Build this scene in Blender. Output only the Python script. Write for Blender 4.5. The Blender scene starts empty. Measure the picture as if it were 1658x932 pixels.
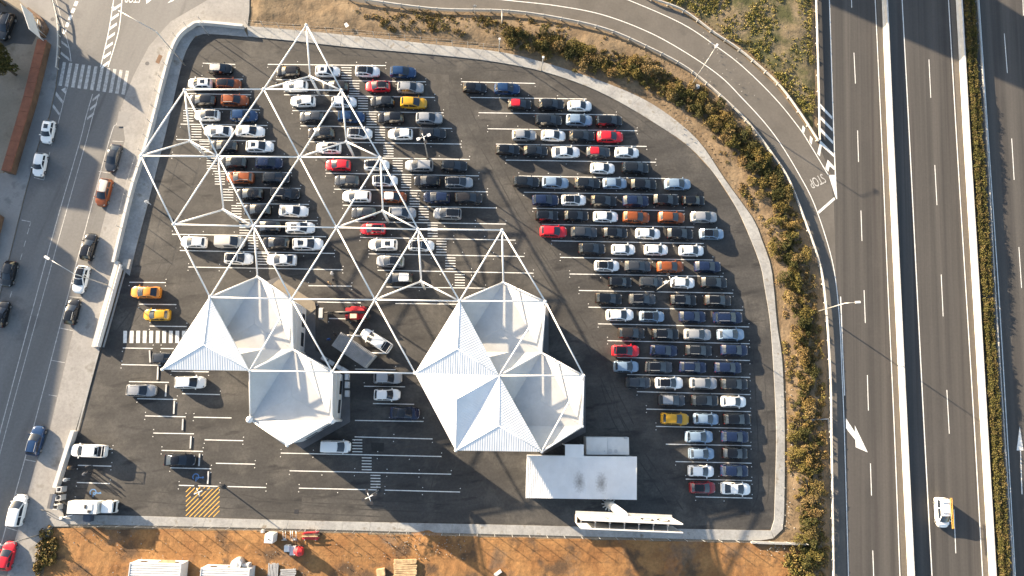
import bpy, bmesh, math, random
from mathutils import Vector, Matrix, noise
import numpy as np

random.seed(7)
S = bpy.context.scene
C = S.collection
R = math.radians

# ------------------------------------------------------------------ camera
F, CX, CY, HC = 1141.0, 829.0, 466.0, 110.0          # focal length and centre in photo pixels, flight height in m
_d = Vector((780 - CX, 668 - CY, F)).normalized()    # straight down, in camera axes (right, down, forward)
_X = (Vector((1, 0, 0)) - _d[0] * _d).normalized()
_Z = -_d
_Y = _Z.cross(_X)
def P(x, y, z=0.0):
    """photo pixel -> world point at height z"""
    r = Vector((x - CX, y - CY, F)); t = (HC - z) / r.dot(_d)
    return Vector((t * r.dot(_X), t * r.dot(_Y), z))
def wv(v): return Vector((v.dot(_X), v.dot(_Y), v.dot(_Z)))
cx_, cy_, cz_ = wv(Vector((1, 0, 0))), wv(Vector((0, -1, 0))), wv(Vector((0, 0, -1)))
cam = bpy.data.objects.new('camera', bpy.data.cameras.new('camera')); C.objects.link(cam)
cam.matrix_world = Matrix(((cx_.x, cy_.x, cz_.x, 0), (cx_.y, cy_.y, cz_.y, 0), (cx_.z, cy_.z, cz_.z, HC), (0, 0, 0, 1)))
cam.data.sensor_width = 36; cam.data.lens = 36 * F / 1658
cam.data.clip_start = 1; cam.data.clip_end = 5000
S.camera = cam

# ------------------------------------------------------------------ light
SUN_EL, SUN_AZ = 15.0, 145.0                         # azimuth of the sun, ccw from +X
w = bpy.data.worlds.new('World'); S.world = w; w.use_nodes = True
nt = w.node_tree; bg = nt.nodes['Background']
sky = nt.nodes.new('ShaderNodeTexSky'); sky.sky_type = 'NISHITA'; sky.sun_disc = False
sky.ozone_density = 0.4; sky.dust_density = 1.5; sky.sun_elevation = R(SUN_EL); sky.sun_rotation = R(90 - SUN_AZ)
nt.links.new(sky.outputs[0], bg.inputs[0]); bg.inputs[1].default_value = 0.072
sl = bpy.data.lights.new('sun', 'SUN'); sl.energy = 4.6; sl.angle = R(0.5); sl.color = (1.0, 0.80, 0.56)
sun = bpy.data.objects.new('sun', sl); C.objects.link(sun)
sd = Vector((math.cos(R(SUN_AZ)) * math.cos(R(SUN_EL)), math.sin(R(SUN_AZ)) * math.cos(R(SUN_EL)), math.sin(R(SUN_EL))))
sun.rotation_euler = sd.to_track_quat('Z', 'Y').to_euler(); sun.location = sd * 200
S.view_settings.view_transform = 'Standard'; S.view_settings.look = 'None'
S.view_settings.gamma = 1; S.view_settings.use_curve_mapping = False
S.view_settings.exposure = 2.42

# ------------------------------------------------------------------ materials
M = {}
def mat(name, col, rough=0.6, metal=0.0, coat=0.0, var=0.0, scale=1.0, bump=0.0, bscale=None, col2=None, stretch=None,
        patch=None, pscale=0.05, pcut=(0.5, 0.62), space='pos', trans=0.0, grain=0.0, spec=None, stain=None, sscale=0.5, scut=(0.6, 0.68)):
    m = bpy.data.materials.new(name); m.use_nodes = True; M[name] = m
    n, l = m.node_tree.nodes, m.node_tree.links
    b = n['Principled BSDF']; b.inputs['Roughness'].default_value = rough; b.inputs['Metallic'].default_value = metal
    b.inputs['Coat Weight'].default_value = coat; b.inputs['Coat Roughness'].default_value = 0.05
    b.inputs['Base Color'].default_value = (*col, 1)
    if spec is not None: b.inputs['Specular IOR Level'].default_value = spec
    if not (var or bump or patch or col2 or grain): return m
    if space == 'pos': co = n.new('ShaderNodeNewGeometry').outputs['Position']
    else: co = n.new('ShaderNodeTexCoord').outputs['Object']
    if stretch:
        mp = n.new('ShaderNodeMapping'); mp.vector_type = 'TEXTURE'; mp.inputs['Rotation'].default_value = (0, 0, stretch[3] if len(stretch) > 3 else 0)
        mp.inputs['Scale'].default_value = tuple(1 / q for q in stretch[:3]); l.new(co, mp.inputs[0]); cs = mp.outputs[0]
    else: cs = co
    def nz(sc, det=6, c=co, r=0.6):
        q = n.new('ShaderNodeTexNoise'); q.inputs['Scale'].default_value = sc; q.inputs['Detail'].default_value = det
        q.inputs['Roughness'].default_value = r; l.new(c, q.inputs['Vector']); return q.outputs['Fac']
    c2 = col2 or tuple(min(1, c * (1 + var)) for c in col)
    c1 = col if col2 else tuple(c * (1 - var) for c in col)
    rp = n.new('ShaderNodeValToRGB'); rp.color_ramp.elements[0].position = 0.37; rp.color_ramp.elements[1].position = 0.63
    rp.color_ramp.elements[0].color = (*c1, 1); rp.color_ramp.elements[1].color = (*c2, 1)
    l.new(nz(scale, 8, cs), rp.inputs[0]); out = rp.outputs[0]
    def mixc(fac, a, bb, mode='MIX'):
        x = n.new('ShaderNodeMix'); x.data_type = 'RGBA'; x.blend_type = mode
        if isinstance(fac, float): x.inputs['Factor'].default_value = fac
        else: l.new(fac, x.inputs['Factor'])
        l.new(a, x.inputs['A'])
        if isinstance(bb, tuple): x.inputs['B'].default_value = (*bb, 1)
        else: l.new(bb, x.inputs['B'])
        return x.outputs['Result']
    if patch:
        pr = n.new('ShaderNodeValToRGB'); pr.color_ramp.elements[0].position = pcut[0]; pr.color_ramp.elements[1].position = pcut[1]
        l.new(nz(pscale, 10, co, 0.65), pr.inputs[0]); out = mixc(pr.outputs[0], out, patch)
    if stain:
        pr = n.new('ShaderNodeValToRGB'); pr.color_ramp.elements[0].position = scut[0]; pr.color_ramp.elements[1].position = scut[1]
        l.new(nz(sscale, 6, cs if stretch else co, 0.55), pr.inputs[0]); out = mixc(pr.outputs[0], out, stain)
    if grain:
        gr = n.new('ShaderNodeValToRGB'); g0 = 1 - grain
        gr.color_ramp.elements[0].position = 0.35; gr.color_ramp.elements[1].position = 0.65
        gr.color_ramp.elements[0].color = (g0, g0, g0, 1); gr.color_ramp.elements[1].color = (1, 1, 1, 1)
        l.new(nz(2.6, 4, co, 0.75), gr.inputs[0]); out = mixc(1.0, out, gr.outputs[0], 'MULTIPLY')
    l.new(out, b.inputs['Base Color'])
    if bump:
        bp = n.new('ShaderNodeBump'); bp.inputs['Strength'].default_value = 1.0; bp.inputs['Distance'].default_value = bump
        l.new(nz(bscale or scale * 6, 8), bp.inputs['Height']); l.new(bp.outputs[0], b.inputs['Normal'])
    return m

mat('soil', (0.145, 0.100, 0.057), 0.95, col2=(0.204, 0.149, 0.091), scale=0.35, bump=0.12, bscale=1.6, patch=(0.092, 0.070, 0.043), pscale=0.12, pcut=(0.52, 0.7), grain=0.25)
mat('orange_soil', (0.206, 0.095, 0.032), 0.95, col2=(0.304, 0.162, 0.061), scale=0.22, bump=0.05, bscale=5.0, patch=(0.152, 0.112, 0.079), pscale=0.09, pcut=(0.54, 0.66), stain=(0.10, 0.058, 0.03), sscale=0.28, scut=(0.53, 0.64), grain=0.32)
mat('grassy_soil', (0.134, 0.104, 0.059), 0.95, col2=(0.198, 0.154, 0.099), scale=0.3, bump=0.12, bscale=1.6, patch=(0.057, 0.059, 0.019), pscale=0.16, pcut=(0.44, 0.58), grain=0.35)
mat('lot_asphalt', (0.0314, 0.0303, 0.0298), 0.85, col2=(0.0594, 0.0572, 0.0550), scale=0.22, stretch=(0.3, 1.2, 1, 0.1), bump=0.014, bscale=9, patch=(0.0896, 0.0841, 0.0764), pscale=0.16, pcut=(0.50, 0.68), stain=(0.0210, 0.0206, 0.0214), sscale=0.55, scut=(0.57, 0.68), grain=0.34)
mat('street_asphalt', (0.127, 0.125, 0.123), 0.85, col2=(0.170, 0.168, 0.166), scale=0.12, stretch=(1.3, 0.12, 1, -0.28), bump=0.01, bscale=9, patch=(0.120, 0.118, 0.118), pscale=0.06, pcut=(0.55, 0.6), stain=(0.109, 0.107, 0.105), sscale=0.35, scut=(0.60, 0.70), grain=0.16)
mat('ramp_asphalt', (0.087, 0.080, 0.071), 0.85, col2=(0.110, 0.101, 0.091), scale=0.2, bump=0.01, bscale=9, patch=(0.121, 0.112, 0.101), pscale=0.08, pcut=(0.5, 0.75), stain=(0.078, 0.072, 0.065), sscale=0.3, scut=(0.6, 0.72), grain=0.16)
mat('shoulder', (0.088, 0.078, 0.066), 0.9, col2=(0.125, 0.11, 0.093), scale=0.4, stretch=(1.5, 0.1, 1, -0.075), grain=0.2)
mat('motorway_asphalt', (0.035, 0.033, 0.032), 0.85, col2=(0.073, 0.068, 0.063), scale=0.55, stretch=(1.0, 0.012, 1, -0.075), bump=0.01, bscale=9, patch=(0.069, 0.063, 0.059), pscale=0.05, pcut=(0.5, 0.8), stain=(0.042, 0.038, 0.037), sscale=0.9, scut=(0.56, 0.66), grain=0.14)
mat('pavement_concrete', (0.228, 0.221, 0.215), 0.9, col2=(0.284, 0.278, 0.268), scale=0.25, bump=0.01, bscale=6, patch=(0.197, 0.192, 0.186), pscale=0.2, pcut=(0.58, 0.64), stain=(0.19, 0.18, 0.165), sscale=0.5, scut=(0.6, 0.7), grain=0.2)
mat('grey_pavement', (0.186, 0.182, 0.179), 0.9, col2=(0.235, 0.232, 0.228), scale=0.2, bump=0.01, bscale=6, patch=(0.157, 0.156, 0.154), pscale=0.2, pcut=(0.56, 0.62), grain=0.1)
mat('strip_concrete', (0.243, 0.245, 0.246), 0.9, col2=(0.328, 0.332, 0.327), scale=0.4, bump=0.01, bscale=6, patch=(0.219, 0.197, 0.167), pscale=0.25, pcut=(0.6, 0.72), stain=(0.17, 0.15, 0.125), sscale=0.8, scut=(0.6, 0.72), grain=0.22)
mat('white_concrete', (0.469, 0.463, 0.454), 0.85, var=0.1, scale=0.6, bump=0.006, bscale=6, grain=0.06)
mat('yard_concrete', (0.202, 0.174, 0.134), 0.9, col2=(0.258, 0.224, 0.179), scale=0.2, bump=0.02, bscale=3, patch=(0.151, 0.123, 0.090), pscale=0.18, pcut=(0.55, 0.65), grain=0.15)
mat('yard_shade_grey', (0.059, 0.059, 0.059), 0.9, var=0.25, scale=0.3, bump=0.01, bscale=5, grain=0.1)
mat('paint_white', (0.68, 0.68, 0.66), 0.7, var=0.12, scale=1.6, grain=0.18)
mat('worn_white', (0.44, 0.435, 0.42), 0.75, var=0.2, scale=2.0, grain=0.35)
mat('paint_yellow', (0.62, 0.36, 0.07), 0.7, var=0.1, scale=2, grain=0.2)
mat('paint_blue', (0.07, 0.17, 0.36), 0.7)
mat('steel_white', (0.70, 0.70, 0.695), 0.45, var=0.06, scale=1.2, grain=0.08)
mat('roof_white', (0.68, 0.69, 0.70), 0.45, var=0.05, scale=0.5, space='pos')
mat('sign_white', (0.55, 0.55, 0.55), 0.6)
mat('membrane', (0.490, 0.492, 0.484), 0.6, var=0.06, scale=0.45, bump=0.01, bscale=2.0, grain=0.07)
mat('cladding', (0.50, 0.51, 0.52), 0.5, var=0.05, scale=0.5)
mat('dark_glass', (0.02, 0.025, 0.03), 0.08, spec=0.6)
mat('galvanised', (0.45, 0.45, 0.44), 0.45, metal=0.5, var=0.08, scale=2)
mat('rail_metal', (0.42, 0.41, 0.385), 0.6, var=0.12, scale=1.2)
mat('dark_metal', (0.035, 0.035, 0.038), 0.5, metal=0.3)
mat('grey_roof', (0.23, 0.23, 0.23), 0.6, var=0.12, scale=1.0, patch=(0.09, 0.08, 0.07), pscale=0.45, pcut=(0.62, 0.72))
mat('white_box', (0.60, 0.60, 0.585), 0.5, var=0.05, scale=1)
mat('grey_box', (0.44, 0.45, 0.46), 0.5, var=0.06, scale=1)
mat('dark_plinth', (0.10, 0.10, 0.105), 0.85, var=0.15, scale=0.6, grain=0.1)
mat('terracotta', (0.17, 0.062, 0.034), 0.85, var=0.16, scale=1.2, bump=0.02, bscale=5)
mat('rusty_shaded_brick', (0.12, 0.07, 0.042), 0.9, var=0.2, scale=1.0, bump=0.02, bscale=4)
mat('plaster', (0.50, 0.42, 0.32), 0.9, var=0.08, scale=0.5)
mat('wood', (0.42, 0.30, 0.17), 0.8, var=0.25, scale=1.5)
mat('red_steel', (0.50, 0.03, 0.035), 0.4, var=0.1, scale=2)
mat('navy_metal', (0.045, 0.06, 0.09), 0.5)
mat('tyre', (0.018, 0.018, 0.018), 0.85)
mat('rim', (0.42, 0.43, 0.44), 0.35, metal=0.8)
mat('car_glass', (0.016, 0.022, 0.032), 0.06, spec=0.7)
mat('black_trim', (0.012, 0.012, 0.013), 0.35)
mat('headlight', (0.20, 0.21, 0.23), 0.12, coat=0.6)
mat('taillight', (0.16, 0.008, 0.008), 0.2, coat=0.6)
mat('plate', (0.7, 0.7, 0.68), 0.5)
mat('skin', (0.45, 0.27, 0.18), 0.6); mat('hair', (0.03, 0.02, 0.015), 0.7)
mat('shirt_white', (0.7, 0.7, 0.7), 0.9); mat('shirt_dark', (0.03, 0.03, 0.035), 0.9); mat('shirt_blue', (0.03, 0.09, 0.30), 0.9)
mat('shirt_tan', (0.30, 0.20, 0.11), 0.9); mat('shirt_grey', (0.2, 0.2, 0.21), 0.9)
mat('trousers_dark', (0.02, 0.022, 0.03), 0.9); mat('trousers_jean', (0.06, 0.08, 0.14), 0.9); mat('trousers_grey', (0.15, 0.14, 0.13), 0.9)
mat('bark', (0.10, 0.07, 0.045), 0.95, var=0.3, scale=4)
PAINT = {'W': (0.76, 0.76, 0.75), 'K': (0.003, 0.003, 0.0035), 'G': (0.008, 0.0095, 0.0115), 'g': (0.045, 0.05, 0.058), 'S': (0.30, 0.31, 0.325),
         'B': (0.016, 0.045, 0.115), 'N': (0.007, 0.014, 0.042), 'R': (0.50, 0.012, 0.022), 'O': (0.25, 0.065, 0.016), 'Y': (0.46, 0.25, 0.01),
         'L': (0.20, 0.28, 0.38), 'D': (0.22, 0.012, 0.016), 'E': (0.50, 0.47, 0.42), 'C': (0.55, 0.20, 0.022), 'T': (0.026, 0.023, 0.021)}
PNAME = {'W': 'white', 'K': 'black', 'G': 'dark grey', 'g': 'grey', 'S': 'silver', 'B': 'blue', 'N': 'navy', 'R': 'red', 'O': 'copper orange',
         'Y': 'yellow', 'L': 'pale blue', 'D': 'dark red', 'E': 'beige', 'C': 'orange', 'T': 'brown grey'}
for k, c in PAINT.items():
    mat('car_' + PNAME[k].replace(' ', '_'), c, 0.2 if sum(c) < .2 else .3, metal=0.0 if k in 'WRYKDCEGN' else 0.3, coat=0.6)
def paint(k): return M['car_' + PNAME[k].replace(' ', '_')]
def leafmat(name):
    m = bpy.data.materials.new(name); m.use_nodes = True; M[name] = m
    n, l = m.node_tree.nodes, m.node_tree.links; b = n['Principled BSDF']; b.inputs['Roughness'].default_value = 0.8
    b.inputs['Specular IOR Level'].default_value = 0.2
    a = n.new('ShaderNodeAttribute'); a.attribute_name = 'leaf'; l.new(a.outputs['Color'], b.inputs['Base Color'])
leafmat('leaf')

# ------------------------------------------------------------------ helpers
def tag(o, label=None, cat=None, group=None, kind=None):
    if label: o['label'] = label
    if cat: o['category'] = cat
    if group: o['group'] = group
    if kind: o['kind'] = kind
    return o
def link(name, me, m=None, parent=None):
    o = bpy.data.objects.new(name, me); C.objects.link(o)
    if m is not None and me is not None:
        for x in (m if isinstance(m, (list, tuple)) else [m]): me.materials.append(x if not isinstance(x, str) else M[x])
    if parent: o.parent = parent
    return o
def empty(name, loc=(0, 0, 0), rz=0.0):
    o = bpy.data.objects.new(name, None); C.objects.link(o); o.location = loc; o.rotation_euler = (0, 0, rz); o.empty_display_size = 0.2
    return o
def pyd(name, v, f, smooth=False, mi=None):
    me = bpy.data.meshes.new(name); me.from_pydata([tuple(q) for q in v], [], f); me.update()
    if smooth: me.polygons.foreach_set('use_smooth', [True] * len(me.polygons))
    if mi: me.polygons.foreach_set('material_index', mi)
    return me
def obj(name, v, f, m, parent=None, smooth=False): return link(name, pyd(name, v, f, smooth), m, parent)
def poly_mesh(name, pts, z0, z1=None):
    """flat polygon at z0, or a prism from z0 to z1; pts are xy"""
    bm = bmesh.new(); zt = z0 if z1 is None else z1
    vs = [bm.verts.new((p[0], p[1], zt)) for p in pts]; f = bm.faces.new(vs); f.normal_update()
    if f.normal.z < 0: f.normal_flip()
    if z1 is not None:
        lo = [bm.verts.new((p[0], p[1], z0)) for p in pts]; n = len(pts)
        for i in range(n): bm.faces.new((vs[i], vs[(i + 1) % n], lo[(i + 1) % n], lo[i]))
        bm.normal_update(); bmesh.ops.recalc_face_normals(bm, faces=bm.faces[:])
    bmesh.ops.triangulate(bm, faces=[q for q in bm.faces if len(q.verts) > 4])
    me = bpy.data.meshes.new(name); bm.to_mesh(me); bm.free(); return me
def poly(name, pts, m, z0, z1=None, parent=None): return link(name, poly_mesh(name, pts, z0, z1), m, parent)
def px(pts, z=0.0): return [P(a, b, z).xy for a, b in pts]
def smooth_path(pts, n=8):
    out = []; q = [pts[0]] + list(pts) + [pts[-1]]
    for i in range(1, len(q) - 2):
        p0, p1, p2, p3 = (Vector(q[i - 1]), Vector(q[i]), Vector(q[i + 1]), Vector(q[i + 2]))
        for k in range(n):
            t = k / n
            out.append(0.5 * ((2 * p1) + (p2 - p0) * t + (2 * p0 - 5 * p1 + 4 * p2 - p3) * t * t + (3 * p1 - p0 - 3 * p2 + p3) * t ** 3))
    out.append(Vector(q[-2])); return out
def resample(pts, step=None, n=None):
    L = [0.0]
    for a, b in zip(pts, pts[1:]): L.append(L[-1] + (b - a).length)
    n = n or max(1, int(round(L[-1] / step))); out = []; j = 0
    for i in range(n + 1):
        s = L[-1] * i / n
        while j < len(pts) - 2 and L[j + 1] < s: j += 1
        t = (s - L[j]) / max(1e-9, L[j + 1] - L[j]); out.append(pts[j].lerp(pts[j + 1], min(1, max(0, t))))
    return out
def normals(pts):
    out = []
    for i in range(len(pts)):
        a = pts[max(0, i - 1)]; b = pts[min(len(pts) - 1, i + 1)]; d = (b - a).normalized(); out.append(Vector((-d.y, d.x)))
    return out
def ribbon_mesh(name, pts, width, z0, z1=None, off=0.0):
    nn = normals(pts); v = []; f = []; zt = z0 if z1 is None else z1; k = len(pts)
    for p, n in zip(pts, nn):
        a = p + n * (off + width / 2); b = p + n * (off - width / 2)
        v += [(a.x, a.y, zt), (b.x, b.y, zt)] + ([(a.x, a.y, z0), (b.x, b.y, z0)] if z1 is not None else [])
    s = 2 if z1 is None else 4
    for i in range(k - 1):
        a = i * s; b = a + s
        f.append((a, a + 1, b + 1, b))
        if z1 is not None: f += [(a + 2, a, b, b + 2), (a + 1, a + 3, b + 3, b + 1)]
    if z1 is not None: f += [(0, 2, 3, 1), ((k - 1) * 4, (k - 1) * 4 + 1, (k - 1) * 4 + 3, (k - 1) * 4 + 2)]
    return pyd(name, v, f)
def ribbon(name, pts, width, m, z0, z1=None, off=0.0, parent=None): return link(name, ribbon_mesh(name, pts, width, z0, z1, off), m, parent)
def boxv(cx, cy, cz, sx, sy, sz, rz=0.0, v=None, f=None, taper=1.0):
    v = [] if v is None else v; f = [] if f is None else f; b = len(v); c, s = math.cos(rz), math.sin(rz)
    for dz in (-1, 1):
        t = taper if dz > 0 else 1.0
        for dx, dy in ((-1, -1), (1, -1), (1, 1), (-1, 1)):
            x, y = dx * sx / 2 * t, dy * sy / 2 * t; v.append((cx + x * c - y * s, cy + x * s + y * c, cz + dz * sz / 2))
    f += [(b + 3, b + 2, b + 1, b), (b + 4, b + 5, b + 6, b + 7), (b, b + 1, b + 5, b + 4), (b + 1, b + 2, b + 6, b + 5), (b + 2, b + 3, b + 7, b + 6), (b + 3, b, b + 4, b + 7)]
    return v, f
def box(name, c, s, m, parent=None, rz=0.0, taper=1.0, bev=0.0):
    v, f = boxv(*c, *s, rz, taper=taper); me = pyd(name, v, f)
    if bev:
        bm = bmesh.new(); bm.from_mesh(me); bmesh.ops.bevel(bm, geom=bm.edges[:], offset=bev, segments=2, affect='EDGES'); bm.to_mesh(me); bm.free()
    return link(name, me, m, parent)
def tubev(a, b, r0, r1=None, n=8, v=None, f=None, cap=True):
    v = [] if v is None else v; f = [] if f is None else f; r1 = r0 if r1 is None else r1
    a, b = Vector(a), Vector(b); d = (b - a).normalized(); u = d.orthogonal().normalized(); w_ = d.cross(u); k = len(v)
    for c, r in ((a, r0), (b, r1)):
        for i in range(n):
            t = 2 * math.pi * i / n; v.append(tuple(c + u * (r * math.cos(t)) + w_ * (r * math.sin(t))))
    for i in range(n): j = (i + 1) % n; f.append((k + i, k + j, k + n + j, k + n + i))
    if cap: f.append(tuple(k + i for i in reversed(range(n)))); f.append(tuple(k + n + i for i in range(n)))
    return v, f
def tube(name, a, b, r, m, parent=None, r1=None, n=8):
    v, f = tubev(a, b, r, r1, n); me = pyd(name, v, f)
    for p in me.polygons: p.use_smooth = len(p.vertices) == 4
    return link(name, me, m, parent)
def ball_mesh(name, r, seg=12, rings=8):
    bm = bmesh.new(); bmesh.ops.create_uvsphere(bm, u_segments=seg, v_segments=rings, radius=r); me = bpy.data.meshes.new(name)
    for q in bm.faces: q.smooth = True
    bm.to_mesh(me); bm.free(); return me
def text_mesh(name, s, size, rz, at, m, parent=None, flipx=1.0):
    cu = bpy.data.curves.new('lettering', 'FONT'); cu.body = s; cu.size = size; cu.align_x = 'CENTER'; cu.align_y = 'CENTER'
    t = bpy.data.objects.new('lettering', cu); C.objects.link(t); dg = bpy.context.evaluated_depsgraph_get()
    me = bpy.data.meshes.new_from_object(t.evaluated_get(dg)); bpy.data.objects.remove(t); me.materials.clear()
    o = link(name, me, m, parent); o.location = at; o.rotation_euler = (0, 0, rz); o.scale = (flipx, 1, 1); return o
def struct(o): o['kind'] = 'structure'; return o

# ------------------------------------------------------------------ ground sheets
g = poly('ground', [(-1500, -1500), (1500, -1500), (1500, 1500), (-1500, 1500)], 'soil', 0.0); struct(g)

# car park asphalt, outline read along the inner edge of its concrete strip
lot_in = [(100, 834), (92, 818), (92, 800), (99, 778), (112, 738), (126, 698), (142, 640), (162, 570), (178, 515), (196, 462), (206, 430), (222, 400), (240, 330), (256, 262), (272, 196), (284, 140), (296, 92), (309, 65), (327, 54),
          (402, 59), (475, 66.5), (562, 76), (640, 83), (724, 91), (800, 100), (876, 115), (952, 140.6), (1015, 172), (1073, 207.7), (1114, 236), (1154, 278), (1192, 336), (1216, 389), (1232, 432),
          (1238, 466), (1246, 515), (1251, 576), (1256.6, 696), (1254.5, 800), (1252.5, 857), (1219, 858), (1010, 854), (800, 849), (600, 845), (400, 840), (223, 835)]
lot = struct(poly('car_park', px(lot_in), 'lot_asphalt', 0.016))

# left street with its junction, and pavements
street = struct(poly('street', px([(-400, -400), (83, -60), (84, 0), (97.5, 38), (97.5, 84), (91, 142), (81, 187), (63, 235), (40, 320), (14, 425), (-8, 510), (-30, 600), (-70, 760), (-130, 990),
     (0, 990), (25, 873), (58, 754), (81, 696), (119, 536), (162, 382), (203, 226), (196, 176), (216, 124), (241, 76), (276, 35.5), (337, 0), (420, -60), (420, -400)]), 'street_asphalt', 0.004))
pav = struct(poly('pavement', px([(405, -60), (404, 20), (401, 43), (395, 48), (329, 42), (311, 48), (294, 62), (281, 87), (268, 132), (255, 183), (243, 230), (220, 301), (203, 372), (187, 433), (177, 466),
     (161, 565), (140, 640), (122, 700), (100, 770), (80, 822), (88, 846), (70, 890), (52, 990), (0, 990), (25, 873), (58, 754), (81, 696), (119, 536), (162, 382), (203, 226), (196, 176), (216, 124), (241, 76), (276, 35.5), (337, 0), (400, -60)]), 'pavement_concrete', 0.0, 0.12))
pav2 = struct(poly('pavement_far', px([(40, -60), (82, -60), (83, 0), (96.5, 38), (96.5, 84), (90, 142), (80, 187), (62, 235), (39, 320), (13, 425), (-9, 510), (-31, 600), (-71, 760), (-131, 990), (-220, 990), (-160, 760), (-75, 430), (-30, 285), (8, 280), (62, 78), (70, 50), (60, 28), (20, -10)]), 'grey_pavement', 0.0, 0.12))
yard = struct(poly('yard', px([(-260, -120), (20, -12), (58, 28), (66, 52), (60, 78), (4, 282), (-34, 288), (-300, 400)]), 'yard_concrete', 0.006))
struct(poly('yard_shade', px([(-200, -60), (12, 2), (54, 30), (62, 52), (52, 72), (20, 70), (-120, 130)]), 'yard_shade_grey', 0.011))  # shade over the yard's upper corner, painted as a dark sheet
for pts in ([(-2, 345), (8, 352), (-6, 410), (-20, 405)],):
    poly('brick_planter', px(pts), 'rusty_shaded_brick', 0.12, 0.9).location.z = 0
    tag(bpy.data.objects['brick_planter'], 'low rusty brick planter on the left grey pavement', 'planter')

# slip road, motorway
ramp = struct(poly('slip_road', px([tuple(p) for p in smooth_path([(380, -80), (470, -36), (564, 0), (701, 17), (819, 21), (906, 33), (985, 52), (1053, 82), (1099, 106), (1134, 131), (1190, 181), (1222, 218), (1250, 255), (1275, 294), (1303, 363), (1322, 418), (1331, 466), (1338, 543), (1342, 626), (1344, 696), (1346, 932), (1347, 1000)])]
     + [(1373, 1000), (1366, 690), (1359, 529), (1355, 455), (1352, 330), (1340, 262), (1322, 230), (1291, 184), (1255, 137), (1200, 87), (1154, 57), (1104, 20), (1053, 1), (980, -30), (850, -62), (600, -110)]), 'ramp_asphalt', 0.004))
mway = struct(poly('motorway', px([(1316, -150), (1319, 0), (1323, 149), (1324, 229), (1344, 280), (1350, 330), (1354, 455), (1358, 529), (1365, 690), (1372, 1000), (2100, 1000), (2000, -150)]), 'motorway_asphalt', 0.008))

def line_px(name, pts, wd, m, z, parent, sm=True):
    q = smooth_path([P(*p).xy for p in pts], 6) if sm and len(pts) > 2 else [P(*p).xy for p in pts]
    return ribbon(name, q, wd, m, z, parent=parent)
# slip road lines
line_px('edge_line', [(564, -24), (700, -13), (820, 0), (901, 9), (977, 24), (1053, 53), (1117, 89), (1167, 124), (1200, 157), (1236, 196), (1264, 233), (1294, 282.5), (1319, 332), (1343.6, 407), (1354, 462), (1360, 529), (1363, 600), (1367, 696), (1374, 940)], 0.14, 'paint_white', 0.016, ramp)
line_px('edge_line', [(950, -24), (1018, 0), (1104, 38), (1160, 75), (1203, 108), (1255, 159), (1294, 207), (1311, 233), (1341, 283)], 0.14, 'paint_white', 0.0165, ramp)
line_px('edge_line', [(1361, 480), (1364, 560), (1367.5, 640)], 0.16, 'paint_white', 0.020, ramp)
def quad(name, pts, m, z, parent): return poly(name, px(pts), m, z, parent=parent)
z5 = lambda x, y: (1290 + x / 4.66, 150 + y / 4.66)
for q in ([(160, 95), (170, 75), (268, 180), (265, 200)], [(165, 188), (175, 170), (270, 270), (270, 292)], [(170, 282), (180, 265), (274, 365), (274, 388)]):
    quad('chevron_bar', [z5(*p) for p in q], 'paint_white', 0.0205, ramp)
quad('chevron', [z5(*p) for p in [(178, 358), (282, 465), (280, 485), (188, 400), (174, 480), (154, 460)]], 'paint_white', 0.0205, ramp)
quad('chevron', [z5(*p) for p in [(233, 505), (286, 560), (284, 584), (248, 552), (238, 596), (216, 570)]], 'paint_white', 0.0205, ramp)
quad('gore_wedge', [z5(*p) for p in [(240, 620), (291, 620), (302, 800), (295, 795)]], 'paint_white', 0.0205, ramp)
quad('dash', [z5(*p) for p in [(45, 245), (64, 268), (55, 305), (38, 285)]], 'paint_white', 0.0205, ramp)
quad('dash', [z5(*p) for p in [(100, 322), (120, 345), (112, 392), (96, 368)]], 'paint_white', 0.0205, ramp)
quad('stop_line', [z5(*p) for p in [(160, 893), (282, 787), (290, 805), (168, 912)]], 'paint_white', 0.0205, ramp)
a_, b_ = P(*z5(205, 640)).xy, P(*z5(100, 690)).xy
dd = b_ - a_
so = text_mesh('stop_lettering', 'STOP', 1.9, math.atan2(dd.y, dd.x), (0, 0, 0.0205), 'worn_white', ramp)
cc = P(*z5(153, 663)); so.location = (cc.x, cc.y, 0.0205); so.scale = (0.62, 1.25, 1)
quad('merge_arrow', [(1350 + x / 10.36, 660 + y / 10.36) for x, y in [(200, 172), (355, 410), (352, 295), (568, 747), (365, 660), (362, 540), (203, 345)]], 'paint_white', 0.0205, ramp)
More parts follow.
